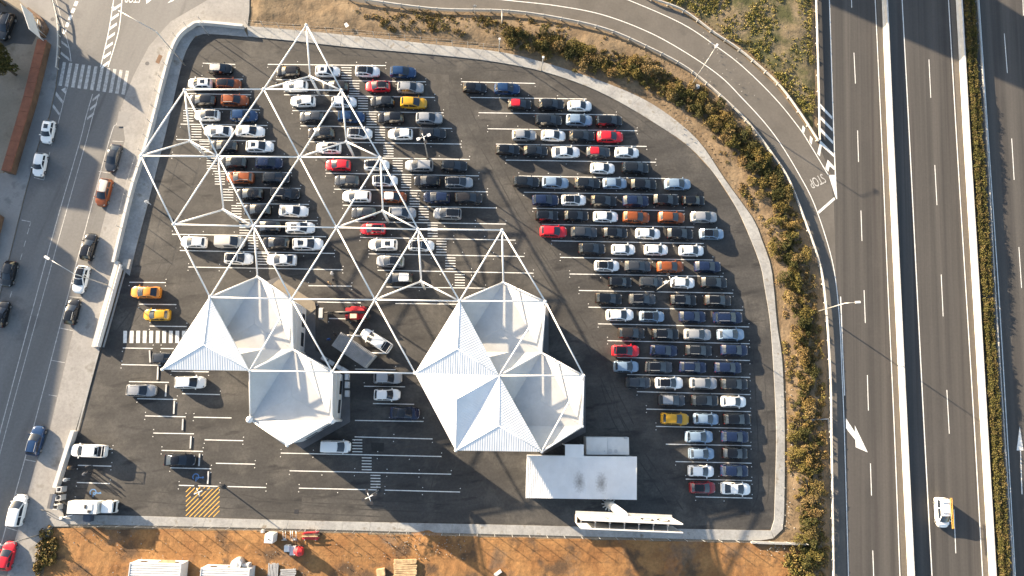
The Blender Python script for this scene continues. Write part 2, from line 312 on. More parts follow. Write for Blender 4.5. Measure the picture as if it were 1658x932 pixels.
# motorway lines
def my(pts): return pts
line_px('edge_line', [(1342, -30), (1350.5, 233), (1354.7, 322)], 0.17, 'paint_white', 0.0125, mway)
line_px('edge_line', [(1415.6, -30), (1428, 236), (1437.5, 463), (1448, 696), (1457.4, 940)], 0.14, 'paint_white', 0.0125, mway)
line_px('edge_line', [(1459, -30), (1473, 233), (1484.5, 463), (1496.4, 696), (1509.4, 940)], 0.15, 'paint_white', 0.0125, mway)
line_px('edge_line', [(1534, -30), (1549.3, 233), (1563.5, 463), (1577.8, 696), (1591.4, 940)], 0.15, 'paint_white', 0.0125, mway)
line_px('edge_line', [(1583, -30), (1601, 236), (1616.6, 466), (1630.4, 696), (1644.4, 940)], 0.15, 'paint_white', 0.0125, mway)
for a, b in [((1377.7, -42), (1379, 12)), ((1382.6, 85), (1385, 135)), ((1388.5, 211), (1390, 262)), ((1393.9, 340.5), (1395.6, 389.7)), ((1399, 469.7), (1401, 522.7)), ((1404.3, 607), (1406, 664.4)), ((1409.3, 750), (1411, 802)), ((1413, 891), (1415, 945)),
             ((1496, -76), (1499, -12)), ((1504, 96), (1507, 158)), ((1513.5, 267), (1517, 331.7)), ((1523.8, 444), (1527, 512)), ((1533, 631), (1537, 702)), ((1544.5, 824.5), (1547.5, 895.5)),
             ((1626, 54), (1631, 118)), ((1638, 224), (1642, 291)), ((1649.7, 400), (1654, 466)), ((1655, -40), (1657, 25))]:
    line_px('lane_dash', [a, b], 0.12, 'paint_white', 0.0125, mway)
quad('lane_arrow', [(1651, 690), (1657, 729), (1653, 729), (1655.5, 800), (1654, 800), (1651.5, 729), (1646, 729)], 'paint_white', 0.0125, mway)
# street lines
line_px('centre_line', [(150, 152), (139, 190), (129, 230), (95, 347), (63, 463), (1, 696), (-60, 930)], 0.13, 'worn_white', 0.0085, street)
line_px('centre_line', [(160, 152), (149.5, 190), (139, 230), (106, 347), (74, 463), (10, 696), (-50, 930)], 0.11, 'worn_white', 0.0085, street)
for k in range(3):
    y = 155 + k * 15; x = 156 - k * 4.4
    quad('island_bar', [(x - 6, y + 5), (x + 5, y - 4), (x + 5.2, y), (x - 6, y + 9)], 'worn_white', 0.0089, street)
line_px('island_line', [(188, -20), (184, 0), (176, 50), (163, 108)], 0.14, 'paint_white', 0.0085, street)
line_px('island_line', [(199, -20), (197.5, 0), (192, 50), (175, 108)], 0.14, 'paint_white', 0.0085, street)
for k in range(7):
    y = 6 + k * 15.5; t = y / 108; xl = 184 - 21 * t; xr = 197.5 - 22.5 * t
    quad('island_bar', [(xl + .5, y + 7), (xr - .5, y - 1), (xr - .8, y + 3.5), (xl, y + 12)], 'paint_white', 0.0089, street)
for k in range(11):
    x = 101.5 + k * 10.2; y = 100 + k * 1.4
    quad('crossing_bar', [(x + 0.5, y), (x + 5.5, y + .5), (x - 1.5, y + 39), (x - 7, y + 38.2)], 'worn_white', 0.0085, street)
for q in ([(99, 65), (108, 72), (111, 78), (100, 70)], [(99, 83), (112, 94), (113, 99), (98, 87)], [(99, 145), (106, 141), (107, 152), (104, 150)], [(91, 148), (103, 164), (102, 169), (90, 154)], [(86, 168), (97, 183), (96, 187), (85, 173)]):
    quad('hatch_bar', q, 'worn_white', 0.0085, street)
line_px('edge_line', [(88, -10), (102, 40), (112, 78), (115, 99)], 0.12, 'worn_white', 0.0085, street)
line_px('edge_line', [(109, 141), (101, 172), (94, 200)], 0.1, 'worn_white', 0.0085, street)
for k in range(5):
    x, y = 122 - k * 4.6, 4 + k * 11.3
    quad('lane_dash', [(x, y - 3), (x + 5, y - 1.5), (x + 1.8, y + 6), (x - 3, y + 4.5)], 'paint_white', 0.0085, street)
line_px('parking_edge', [(201, 176), (189, 200), (176, 230), (114, 463), (53, 696), (0, 888)], 0.13, 'worn_white', 0.0085, street)
for (x, y), (x2, y2) in [((160, 277), (178, 280)), ((182, 228), (200, 229)), ((112, 480), (133, 482)), ((98, 531), (118, 535)), ((83, 583), (105, 587)), ((79, 639), (92, 641)), ((41, 744), (58, 747)), ((26, 799), (46, 804)), ((11, 854), (28, 859))]:
    line_px('bay_line', [(x, y), (x2, y2)], 0.1, 'worn_white', 0.0085, street)
for k in range(16):
    x, y = 92 - k * 5.6, 205 + k * 20.5
    if 250 < y < 350: continue
    line_px('bay_dash', [(x, y), (x - 3, y + 10)], 0.1, 'worn_white', 0.0085, street)
line_px('bay_line', [(35, 356), (50, 359), (48, 366)], 0.12, 'worn_white', 0.0089, street, sm=False)
line_px('bay_line', [(74, 277), (71, 291), (55, 287)], 0.12, 'worn_white', 0.0089, street, sm=False)
so = text_mesh('stop_lettering', 'STOP', 1.7, R(180), P(215, -3, 0), 'paint_white', street); so.location.z = 0.0085; so.scale = (0.62, 1.2, 1)
quad('road_arrow', [(237, 6), (236, -12), (246, -1)], 'paint_white', 0.0085, street)
quad('road_arrow', [(271, 5), (283, -6), (281, 1)], 'paint_white', 0.0085, street)
for x, y in ((86, 31.5), (239, 103)):
    poly('manhole', [(P(x, y).x + .35 * math.cos(t * .52), P(x, y).y + .35 * math.sin(t * .52)) for t in range(12)], 'dark_plinth', 0.125, parent=pav if x > 100 else pav2)
quad('drain_cover', [(258, 88), (264, 91), (258, 104), (252, 101)], 'rusty_shaded_brick', 0.124, pav)
quad('access_cover', [(193, 180), (214, 184), (205, 205), (189, 205)], 'grey_pavement', 0.125, pav)

# ------------------------------------------------------------------ car park markings
T1 = lambda x, y: (x / 3.948, y / 3.948)
def tl(ox, oy): return lambda x, y: (ox + x / 3.948, oy + y / 3.948)
L_PX = [((328.5, 102), (381, 104)), ((326.7, 126.6), (393.3, 128)), ((304, 151.2), (406.5, 153.2)), ((300, 175), (420.6, 177.5)), ((292.5, 200.6), (433, 203)), ((285.7, 225.6), (446, 228.3)), ((278.7, 251), (460, 254)),
  ((345, 277), (472.6, 279.4)), ((370.5, 302.7), (486.8, 305)), ((383, 329), (500.3, 330.8)), ((388.7, 355), (514, 357)), ((278.6, 379), (528, 383)), ((291.3, 405.3), (541.8, 410)), ((305, 432), (555.3, 436.4)), ((499.5, 462.3), (569.7, 463)), ((514, 488.6), (584, 490)), ((532.5, 515.2), (568, 516.2)),
  ((574.8, 597.3), (640.6, 598.3)), ((589.5, 625), (655.8, 626)), ((604, 653), (670.5, 654.3)), ((574.8, 680.4), (685.7, 682)), ((574.3, 707), (700.4, 710.4)), ((454.7, 733.2), (714.8, 738.8)), ((469, 761.9), (730.5, 767.4)), ((484, 790), (610, 792.8)), ((623, 793.2), (745, 796.3)),
  ((433.7, 103.9), (624.7, 105.9)), ((447.4, 128.7), (689.5, 132.2)), ((460, 153.2), (704, 157.5)), ((473.5, 178.8), (718, 182.4)), ((486.6, 203.4), (731.8, 207.7)), ((500, 229.2), (747, 233)), ((512, 254), (760.4, 257.9)), ((527.4, 280), (775.4, 284.5)), ((541, 306), (789.6, 310.3)), ((555, 332), (804.5, 336.4)),
  ((569.2, 358.4), (819.2, 362.5)), ((583, 384), (834.7, 388.5)), ((597, 410.6), (849, 415)), ((611.5, 437.2), (863.8, 442)), ((625.4, 464.3), (786, 466.3)), ((640, 491), (742, 492.2)),
  ((747, 132), (866.5, 134.8)), ((761.7, 157.5), (949.5, 160)), ((775, 182.2), (998, 185.8)), ((789.6, 208.2), (1031.8, 211.5)), ((803, 233), (1047, 236.8)), ((819, 259), (1062, 262.4)), ((840, 284.6), (1077.4, 288.8)), ((848, 311), (1097, 315)), ((862.6, 336.9), (1108, 341)), ((877.3, 363), (1123.7, 367.5)),
  ((893, 389.6), (1139.4, 394)), ((907, 416.4), (1154.6, 420.7)), ((922.3, 443.3), (1171, 447.3)), ((937.3, 470), (1186.8, 474.4)), ((952.7, 497), (1202.7, 501.8)), ((968.4, 524), (1212.9, 529)), ((983.6, 551.2), (1213.6, 556.3)), ((999.3, 578.3), (1214, 583.4)), ((1015.3, 606), (1214.4, 610.7)), ((1031.3, 633.8), (1215, 638.6)),
  ((1046.5, 662), (1215.4, 666.2)), ((1062, 690), (1215.7, 693.5)), ((1078, 718.8), (1216, 721.3)), ((1093.8, 747), (1216.7, 749.7)), ((1110.3, 775.3), (1217.4, 778)), ((1126.2, 804), (1218, 806.2)), ((209.7, 456.7), (268.5, 457.2))]
t5b, t5c = tl(0, 460), tl(0, 696)
for a, b, c, d in [(890, 127, 1127, 130), (957, 267, 1193, 270), (785, 407, 977, 410), (1028, 410, 1110, 411), (777, 513, 1030, 518), (825, 622, 1080, 627), (1095, 555, 1335, 560), (878, 731, 1132, 736), (1165, 699, 1407, 705), (928, 841, 1187, 847), (1238, 849, 1480, 854)]:
    L_PX.append((t5b(a, b), t5b(c, d)))
for a, b, c, d in [(980, 19, 1240, 24), (1308, 62, 1555, 68), (1033, 130, 1297, 136), (1380, 212, 1630, 218), (1088, 241, 1350, 248), (1143, 353, 1405, 360), (1455, 361, 1702, 367), (600, 119, 720, 122), (498, 225, 712, 231), (492, 335, 703, 342), (478, 450, 695, 455)]:
    L_PX.append((t5c(a, b), t5c(c, d)))
for a, b in L_PX: line_px('parking_line', [a, b], 0.13, 'paint_white', 0.0205, lot)
V_PX = [t5b(958, 422) + t5b(962, 500), t5b(1012, 525) + t5b(1008, 610), t5b(1065, 640) + t5b(1060, 717), t5b(1117, 745) + t5b(1112, 828), t5b(1171, 860) + t5b(1168, 932),
        t5c(1223, 38) + t5c(1218, 118), t5c(1278, 150) + t5c(1273, 230), t5c(1334, 263) + t5c(1329, 343)]
for a, b, c, d in V_PX: line_px('wheel_stop', [(a, b), (c, d)], 0.2, 'white_concrete', 0.0205, lot).data.name = 'wheel_stop'
for o in [q for q in bpy.data.objects if q.name.startswith('wheel_stop')]:
    me = o.data; bm = bmesh.new(); bm.from_mesh(me); r = bmesh.ops.extrude_face_region(bm, geom=bm.faces[:])
    bmesh.ops.translate(bm, vec=(0, 0, 0.12), verts=[q for q in r['geom'] if isinstance(q, bmesh.types.BMVert)]); bmesh.ops.recalc_face_normals(bm, faces=bm.faces[:]); bm.to_mesh(me); bm.free()
# small round corner marks beside the bays, far too many and small to pick apart
v, f = [], []
for a, b in L_PX:
    A, B = P(*a).xy, P(*b).xy; d = (B - A); n = max(1, int(round(d.length / 5.0))); d.normalize(); nn = Vector((-d.y, d.x)); Ln = (B - A).length
    for k in range(n + 1):
        for s in (-1, 1):
            if random.random() < 0.25: continue
            p = A + d * (Ln * k / n) + nn * (0.52 * s); kk = len(v)
            v += [(p.x + .075 * math.cos(t * math.pi / 3), p.y + .075 * math.sin(t * math.pi / 3), 0.021) for t in range(6)]; f.append(tuple(range(kk, kk + 6)))
o = obj('corner_marks', v, f, 'paint_white', lot); o['kind'] = 'stuff'
for x, y in [(561, 117.5), (573.7, 143), (587.7, 167), (601.6, 192.5), (615.3, 218), (629, 244), (644, 268), (657.6, 294.6), (671.5, 321), (686, 346.5), (700.6, 373), (714.8, 399), (729.3, 426), (744.5, 453),
             (305, 187), (318, 213), (331, 237), (343, 264), (356, 289.4), (369.5, 315), (383, 341.4), (396, 368), (410, 393.4), (425, 418.7), (578.6, 721.3), (593.8, 750.5), (608, 778.8)]:
    big = 8.2 if y < 700 else 8.0; st = 4.15 if y < 300 else (4.4 if y < 500 else 4.8)
    for k in range(5): line_px('walkway_bar', [(x - big, y + (k - 2) * st), (x + big, y + (k - 2) * st + .3)], 0.12, 'paint_white', 0.0205, lot)
for k in range(10):
    x = 202.9 + 10.55 * k; quad('crossing_bar', [(x - 3, 535.3), (x + 3, 535.4), (x + 2.4, 555), (x - 3.4, 555)], 'paint_white', 0.0205, lot)
yb = [(301, 788), (355.5, 790), (355.5, 837), (300.5, 836)]
W_, Hh_ = 54.5, 48.0
for k in range(1, 15):                                   # yellow diagonal bars clipped to their box
    c = k * 7.7; x0, y0 = max(0, c - Hh_), min(c, Hh_); x1, y1 = min(c, W_), max(0, c - W_)
    if x1 - x0 > 3: line_px('yellow_bar', [(301 + x0, 788.5 + y0), (301 + x1, 788.5 + y1)], 0.13, 'paint_yellow', 0.0205, lot)
def wheelchair(x, y, rz):
    c = P(x, y); e = empty('wheelchair_symbol', (c.x, c.y, 0.0205), rz); e.parent = lot
    v = []; f = []; n = 18
    for i in range(n):
        t = math.pi * 1.6 * i / (n - 1) + 0.6
        v += [(.5 * math.cos(t), .5 * math.sin(t), 0), (.36 * math.cos(t), .36 * math.sin(t), 0)]
        if i: f.append((2 * i - 2, 2 * i - 1, 2 * i + 1, 2 * i))
    v2, f2 = boxv(0.05, .45, 0.001, .14, .9, .002); f += [tuple(q + len(v) for q in t) for t in f2]; v += v2
    v2, f2 = boxv(0.35, .1, 0.001, .6, .14, .002); f += [tuple(q + len(v) for q in t) for t in f2]; v += v2
    v2, f2 = boxv(0.0, 1.05, 0.001, .26, .26, .002, .6); f += [tuple(q + len(v) for q in t) for t in f2]; v += v2
    obj('symbol', v, f, 'paint_blue', e)
wheelchair(*t5c(1252, 299), R(-95)); wheelchair(*t5c(595, 398), R(-95))

mat('asphalt_new', (0.020, 0.0195, 0.019), 0.85, var=0.2, scale=0.5, grain=0.3)
mat('tyre_mark', (0.026, 0.025, 0.024), 0.8, col2=(0.046, 0.044, 0.042), scale=0.4, grain=0.3)
mat('asphalt_worn', (0.056, 0.053, 0.05), 0.88, var=0.18, scale=0.5, grain=0.3)
for q in ([(489, 805), (504, 806), (505, 822), (488, 822)], [(336, 716), (354, 717), (354, 731), (337, 730)], [(688, 118), (727, 121), (727, 210), (700, 208)]):
    quad('asphalt_patch', q, 'asphalt_worn', 0.0165, lot)
for q in ([(600, 716), (622, 717), (621, 731), (602, 731)],):
    quad('asphalt_patch', q, 'asphalt_new', 0.0165, lot)
rt = random.Random(9)
for pts in ([(180, 560), (215, 512), (240, 480), (262, 440), (285, 400)], [(705, 800), (712, 770), (722, 745), (745, 722), (790, 712)], [(1228, 560), (1232, 640), (1236, 720), (1236, 800), (1222, 835)], [(250, 700), (330, 770), (430, 800), (560, 815), (720, 822)],
            [(120, 800), (190, 800), (270, 806), (420, 818), (620, 828)], [(735, 120), (760, 190), (800, 260), (850, 350), (910, 440)], [(760, 110), (830, 108), (905, 128), (985, 165), (1060, 220)], [(980, 620), (1000, 680), (1040, 740), (1080, 800), (1100, 830)], [(860, 400), (905, 470), (960, 560), (985, 620), (1020, 690)]):
    q = resample(smooth_path([P(*p).xy for p in pts], 8), step=.9)
    for off in (-.75, .75): tz = globals().get('tz', 0.0168) + 0.00018; ribbon('tyre_mark', q, .17, 'tyre_mark', tz, off=off + rt.uniform(-.1, .1), parent=lot)
for x, y in ((251, 270), (700, 92), (1210, 830), (480, 828), (886, 620)):
    c = P(x, y); link('drain_grate', poly_mesh('drain_grate', [(c.x - .3, c.y - .3), (c.x + .3, c.y - .3), (c.x + .3, c.y + .3), (c.x - .3, c.y + .3)], 0.018, 0.03), 'dark_metal', lot)
# ------------------------------------------------------------------ concrete strip round the car park: one slab after another
outer_c = [P(*p).xy for p in [(400, 42), (500, 51), (610, 62), (710, 73), (808, 84), (876, 100), (952, 124), (1015, 148), (1060, 171), (1104, 203), (1137, 236), (1175, 293), (1219, 354), (1229, 378), (1246, 424), (1252, 463), (1258, 529), (1266, 584), (1270, 696), (1269.5, 800), (1267.7, 850), (1262, 865), (1252.5, 870)]]
inner_c = [P(*p).xy for p in [(402, 59), (475, 66.5), (562, 76), (640, 83), (724, 91), (800, 100), (876, 115), (952, 140.6), (1015, 172), (1073, 207.7), (1114, 236), (1154, 278), (1192, 336), (1216, 389), (1232, 432), (1238, 466), (1246, 515), (1251, 576), (1256.6, 696), (1254.5, 800), (1253, 846), (1252.5, 857), (1248, 858)]]
strip = empty('kerb_strip'); struct(strip)
def slabs(a, b, step, parent, m='strip_concrete', z=0.13):
    n = max(1, int(round(sum((q - p).length for p, q in zip(a, a[1:])) / step)))
    A, B = resample(smooth_path(a, 6), n=n * 2), resample(smooth_path(b, 6), n=n * 2)
    for i in range(n):
        g_ = 0.006
        q = [A[2 * i].lerp(A[2 * i + 1], g_), A[2 * i + 1], A[2 * i + 2].lerp(A[2 * i + 1], g_), B[2 * i + 2].lerp(B[2 * i + 1], g_), B[2 * i + 1], B[2 * i].lerp(B[2 * i + 1], g_)]
        poly('slab', q, m, 0.0, z + random.uniform(-.006, .006), parent)
slabs(outer_c, inner_c, 4.0, strip)
ob_c = [P(*p).xy for p in [(100, 848), (223, 850), (400, 854), (600, 859), (800, 864.4), (1010, 869.5), (1219, 874.5), (1252, 871)]]
ib_c = [P(*p).xy for p in [(108, 833), (223, 835), (400, 840), (600, 845), (800, 849), (1010, 854), (1219, 858), (1248, 858.5)]]
slabs(ob_c, ib_c, 4.0, strip)
wl = [P(*p).xy for p in [(395, 47), (329, 41), (311.6, 47), (294, 61), (281, 86), (268.5, 132), (255.8, 182), (243, 230), (220, 301), (202.6, 372), (189, 428)]]
gl = [P(*p).xy for p in [(402, 60), (329, 55), (311, 66), (298, 92), (286, 140), (277, 180), (266, 226), (250, 290), (237, 340), (221, 400), (210, 446)]]
slabs(wl, gl, 3.0, strip, z=0.10)

# white parapet walls along the street side
def wall(name, pts, wd, h, m, label, cat='wall', off=0.0, sm=True):
    q = smooth_path([P(*p).xy for p in pts], 8) if sm else [P(*p).xy for p in pts]
    o = ribbon(name, q, wd, m, 0.0, h, off=off); return tag(o, label, cat)
wall('parapet_wall', [(396, 46), (329, 40), (311, 46), (293, 61), (280, 87), (267, 132), (254.5, 182), (241, 232), (218, 303), (201, 372), (188, 426)], 0.42, 1.05, 'white_concrete', 'white curved parapet wall between pavement and the car park\'s left edge')
wall('parapet_wall', [(124, 697), (110, 740), (95, 788)], 0.55, 1.15, 'white_concrete', 'short straight white wall beside the parked white pickup')
# sliding gate parked along the wall, with its runner
e = empty('sliding_gate', P(176, 495, 0)); tag(e, 'long white sliding gate parked along the left edge of the car park', 'gate')
def rel(o, e): o.parent = e; o.matrix_parent_inverse = Matrix.Translation(-Vector(e.location)); return o
def gpart(name, pts, wd, z0, z1, m): rel(ribbon(name, [P(*p).xy for p in pts], wd, m, z0, z1), e)
gpart('gate_wall', [(193, 424), (155, 562)], 0.6, 0.0, 0.7, 'white_concrete')
gpart('gate_frame', [(200, 430), (163, 562)], 0.14, 0.08, 1.1, 'steel_white')
gpart('runner', [(204, 434), (168, 562)], 0.22, 0.0, 0.16, 'strip_concrete')
gpart('gate_base', [(209, 420), (205, 436)], 1.1, 0.0, 0.5, 'strip_concrete')
struct(poly('entrance_apron', px([(78, 812), (96, 806), (104, 834), (112, 852), (86, 852)]), 'pavement_concrete', 0.127))
line_px('threshold', [(161, 566), (126, 697)], 0.25, 'strip_concrete', 0.125, pav)

# terracotta-topped yard wall
e = empty('yard_wall', P(36, 170)); tag(e, 'long brown terracotta-coped wall beside the upper left pavement', 'wall')
def rp(name, pts, wd, z0, z1, m, off=0.0): return rel(ribbon(name, [P(*p, 0).xy for p in pts], wd, m, z0, z1, off=off), e)
wpx = [P(*p, 1.6).xy for p in [(68.5, 64), (57, 112), (45, 160), (10, 277)]]
rel(ribbon('wall_body', wpx, 1.15, 'rusty_shaded_brick', 0, 1.6), e)  # shadow side of the wall put into this dark brown colour
cp = resample(wpx, step=2.5)
for a, b in zip(cp, cp[1:]): rel(ribbon('coping', [a.lerp(b, .008), b.lerp(a, .008)], 1.45, 'terracotta', 1.6, 1.72), e)
rp('wall_end', [(72, 62), (78, 48), (70, 34), (50, 18)], 0.5, 0, 1.0, 'rusty_shaded_brick')

# ------------------------------------------------------------------ relief of the bare ground
def inside(x, y, pl):
    r = np.zeros(x.shape, bool); n = len(pl)
    for i in range(n):
        x1, y1 = pl[i]; x2, y2 = pl[(i + 1) % n]
        c = ((y1 > y) != (y2 > y)); 
        with np.errstate(divide='ignore', invalid='ignore'): r ^= c & (x < (x2 - x1) * (y - y1) / (y2 - y1 + 1e-12) + x1)
    return r
def edgedist(x, y, pl):
    d = np.full(x.shape, 1e9); n = len(pl)
    for i in range(n):
        a, b = np.array(pl[i]), np.array(pl[(i + 1) % n]); ab = b - a; t = np.clip(((x - a[0]) * ab[0] + (y - a[1]) * ab[1]) / (ab @ ab + 1e-9), 0, 1)
        d = np.minimum(d, np.hypot(x - a[0] - t * ab[0], y - a[1] - t * ab[1]))
    return d
def relief(name, pts, m, step, amp, fr, fade=1.5, ridge=0.0, base=0.02):
    pl = [tuple(p) for p in px(pts)]; xs = [p[0] for p in pl]; ys = [p[1] for p in pl]
    gx = np.arange(min(xs), max(xs) + step, step); gy = np.arange(min(ys), max(ys) + step, step); X, Y = np.meshgrid(gx, gy)
    ins = inside(X, Y, pl); ed = np.where(ins, edgedist(X, Y, pl), 0); idx = -np.ones(X.shape, int); v = []; f = []
    for j in range(X.shape[0]):
        for i in range(X.shape[1]):
            if not ins[j, i]: continue
            q = Vector((X[j, i] * fr, Y[j, i] * fr, 0.3)); h = 0.5 + 0.5 * noise.fractal(q, 1.0, 2.0, 5)
            h2 = noise.fractal(q * 6 + Vector((9, 4, 1)), 1.0, 2.0, 4)
            z = base + min(1, ed[j, i] / fade) * (amp * max(0, h) + ridge * max(0, h2)); idx[j, i] = len(v); v.append((X[j, i], Y[j, i], z))
    for j in range(X.shape[0] - 1):
        for i in range(X.shape[1] - 1):
            q = (idx[j, i], idx[j, i + 1], idx[j + 1, i + 1], idx[j + 1, i])
            if min(q) >= 0: f.append(q)
    o = obj(name, v, f, m, smooth=True); return struct(o)
relief('orange_plot', [(86, 853), (400, 858), (800, 868), (1240, 878), (1300, 880), (1296, 1000), (60, 1000), (74, 900)], 'orange_soil', 0.25, 0.14, 0.2, 1.0, 0.08)
relief('upper_verge', [(405, -40), (560, 2), (701, 19), (819, 23), (906, 35), (985, 54), (1053, 84), (1099, 108), (1134, 133), (1190, 184), (1222, 221), (1248, 258), (1272, 296), (1300, 363), (1319, 420), (1328, 470), (1335, 545), (1339, 630), (1341, 700), (1344, 1000),
    (1300, 1000), (1300, 880), (1272, 872), (1274, 800), (1274, 696), (1270, 584), (1262, 529), (1256, 463), (1250, 420), (1234, 374), (1223, 350), (1180, 290), (1142, 232), (1108, 198), (1064, 167), (1018, 143), (954, 119), (877, 95), (808, 79), (710, 68), (610, 57), (500, 46), (406, 38)], 'soil', 0.45, 0.55, 0.12, 2.0, 0.12)
relief('grass_wedge', [(1060, -60), (1060, -4), (1108, 14), (1160, 52), (1206, 82), (1260, 131), (1297, 180), (1318, 218), (1320, 149), (1315, 0), (1313, -60)], 'grassy_soil', 0.45, 0.5, 0.15, 1.5, 0.14)

# ------------------------------------------------------------------ vegetation
def leaves(name, blobs, dens, size, cols, m='leaf', parent=None, seed=1, flat=0.0):
    """many leaf-sized quads spread through ellipsoid volumes; blobs = (x, y, z, rx, ry, rz)"""
    rg = np.random.default_rng(seed); V = []; CL = []
    for bx, by, bz, rx, ry, rz in blobs:
        n = max(6, int(dens * rx * ry * 4)); d = rg.normal(size=(n, 3)); d /= np.linalg.norm(d, axis=1)[:, None]; d[:, 2] = np.where(d[:, 2] < -0.3, -d[:, 2], d[:, 2])
        r = rg.uniform(0.45, 1.05, n) ** 0.6; wob = 1 + 0.22 * np.sin(d[:, 0] * 5 + bx * 3) * np.cos(d[:, 1] * 4 + by * 2)
        c = np.array([bx, by, bz]) + d * (r * wob)[:, None] * np.array([rx, ry, rz])
        c[:, 2] = np.maximum(c[:, 2], 0.05)
        u = rg.normal(size=(n, 3)); u[:, 2] *= (1 - flat); u /= np.linalg.norm(u, axis=1)[:, None]; w0 = rg.normal(size=(n, 3)); w0 -= (w0 * u).sum(1)[:, None] * u; w0 /= np.linalg.norm(w0, axis=1)[:, None]
        s = size * rg.uniform(0.5, 1.3, n)[:, None]
        V.append(np.stack([c - u * s, c + w0 * s * .6, c + u * s, c - w0 * s * .6], 1).reshape(-1, 3))
        base = np.array(cols)[rg.integers(0, len(cols))]; k = np.array(cols)[rg.integers(0, len(cols), n)]
        col = 0.68 * (base * 0.55 + k * 0.45) * rg.uniform(0.65, 1.35, n)[:, None]; CL.append(np.repeat(col, 4, 0))
    V = np.concatenate(V); CL = np.concatenate(CL); n = len(V) // 4
    me = bpy.data.meshes.new(name); me.vertices.add(len(V)); me.vertices.foreach_set('co', V.ravel()); me.loops.add(len(V)); me.loops.foreach_set('vertex_index', np.arange(len(V)))
    me.polygons.add(n); me.polygons.foreach_set('loop_start', np.arange(n) * 4); me.polygons.foreach_set('loop_total', np.full(n, 4)); me.update(calc_edges=True)
    at = me.color_attributes.new('leaf', 'FLOAT_COLOR', 'POINT'); at.data.foreach_set('color', np.concatenate([np.clip(CL, 0, 1), np.ones((len(V), 1))], 1).ravel())
    return link(name, me, m, parent)
OLIVE = [(0.20, 0.165, 0.045), (0.14, 0.13, 0.035), (0.25, 0.19, 0.06), (0.25, 0.165, 0.06), (0.11, 0.09, 0.03)]
DRY = [(0.26, 0.17, 0.07), (0.20, 0.13, 0.055), (0.30, 0.22, 0.10), (0.14, 0.12, 0.04)]
HEDGE = [(0.105, 0.098, 0.026), (0.075, 0.078, 0.02), (0.135, 0.115, 0.038), (0.15, 0.11, 0.045)]
GRASS = [(0.25, 0.225, 0.06), (0.20, 0.19, 0.05), (0.33, 0.26, 0.11)]
band = resample(smooth_path([P(*p).xy for p in [(822, 58), (880, 74), (940, 92), (1000, 112), (1050, 125), (1085, 150), (1125, 168), (1165, 205), (1205, 240), (1235, 280), (1258, 322), (1272, 370), (1278, 420), (1290, 470), (1298, 530), (1300, 590), (1300, 650), (1304, 710), (1304, 770), (1302, 830), (1312, 880), (1300, 950)]]), step=0.55)
nb = normals(band); rs = random.Random(3); kinds = [[], [], []]
for i, (p, n) in enumerate(zip(band, nb)):
    dens = .5 + .5 * noise.noise(Vector((p.x * .16, p.y * .16, 2.0)))
    low = i > 120
    for _ in range((3 if low else 5) + int(4 * max(0, dens))):
        o_ = rs.gauss(0, .8 if low else 1.1); big = rs.random() < (.10 if low else .14); r = rs.uniform(.7, 1.25) if big else rs.uniform(.16, .5); h = rs.uniform(.7, 1.4) if big else rs.uniform(.2, .9); q = p + n * o_
        e_ = rs.uniform(.7, 1.4); kinds[0 if rs.random() < .42 else (1 if rs.random() < .5 else 2)].append((q.x, q.y, h * .5 + .15, r * e_, r / e_, h * .6))
    for _ in range(4):                                    # low dry growth towards the guard rail
        q = p - n * rs.uniform(-.5, 3.2) if False else p + n * rs.uniform(-.5, 2.6); r = rs.uniform(.15, .45); kinds[2].append((q.x, q.y, .3, r, r, rs.uniform(.1, .3)))
DKG = [(0.075, 0.075, 0.024), (0.055, 0.06, 0.02), (0.10, 0.09, 0.03)]
o = leaves('scrub_band', kinds[0], 190, 0.095, OLIVE, seed=4); tag(o, 'band of olive green scrub along the bank right of the car park', 'scrub', kind='stuff')
o = leaves('dark_scrub', kinds[1], 190, 0.10, DKG, seed=6); tag(o, 'dark green bushes mixed into the scrub on the bank', 'scrub', kind='stuff')
o = leaves('dry_scrub', kinds[2], 130, 0.10, DRY, seed=5); tag(o, 'dry brown brush mixed into the scrub on the bank', 'scrub', kind='stuff')
def tufts(name, poly_px, count, cols, size, h, seed, label):
    pl = [tuple(p) for p in px(poly_px)]; rg = np.random.default_rng(seed); xs = np.array(pl); out = []
    while len(out) < count:
        x = rg.uniform(xs[:, 0].min(), xs[:, 0].max(), 400); y = rg.uniform(xs[:, 1].min(), xs[:, 1].max(), 400); ok = inside(x, y, pl)
        for a, b in zip(x[ok], y[ok]):
            if noise.noise(Vector((a * .22, b * .22, seed))) > -0.05 + rg.uniform(-.25, .25): r = rg.uniform(.2, .6); out.append((a, b, .2, r, r, h * rg.uniform(.4, 1)))
    o = leaves(name, out[:count], 60, size, cols, seed=seed); tag(o, label, 'grass', kind='stuff')
tufts('wedge_grass', [(1075, -20), (1075, 0), (1110, 12), (1160, 48), (1206, 78), (1260, 127), (1297, 176), (1316, 205), (1318, 149), (1313, 0), (1311, -20)], 620, GRASS, 0.13, 0.4, 11, 'patchy grass on the wedge between slip road and motorway')
tufts('verge_grass', [(560, 8), (819, 28), (906, 40), (985, 60), (1053, 90), (1134, 138), (1190, 190), (1222, 228), (1270, 300), (1297, 365), (1316, 425), (1330, 545), (1336, 700), (1340, 940), (1318, 940), (1318, 700), (1312, 545), (1290, 400), (1240, 290), (1160, 200), (1060, 120), (940, 80), (800, 48), (680, 45), (620, 50)], 430, DRY + GRASS[:1], 0.12, 0.3, 12, 'dry grass tufts on the verge below the slip road')
tufts('upper_scrub', [(600, 22), (700, 28), (800, 34), (830, 44), (830, 62), (760, 60), (700, 52), (620, 46)], 170, OLIVE + DRY[:2], 0.12, 0.5, 16, 'ragged brown scrub on the verge above the wire fence')
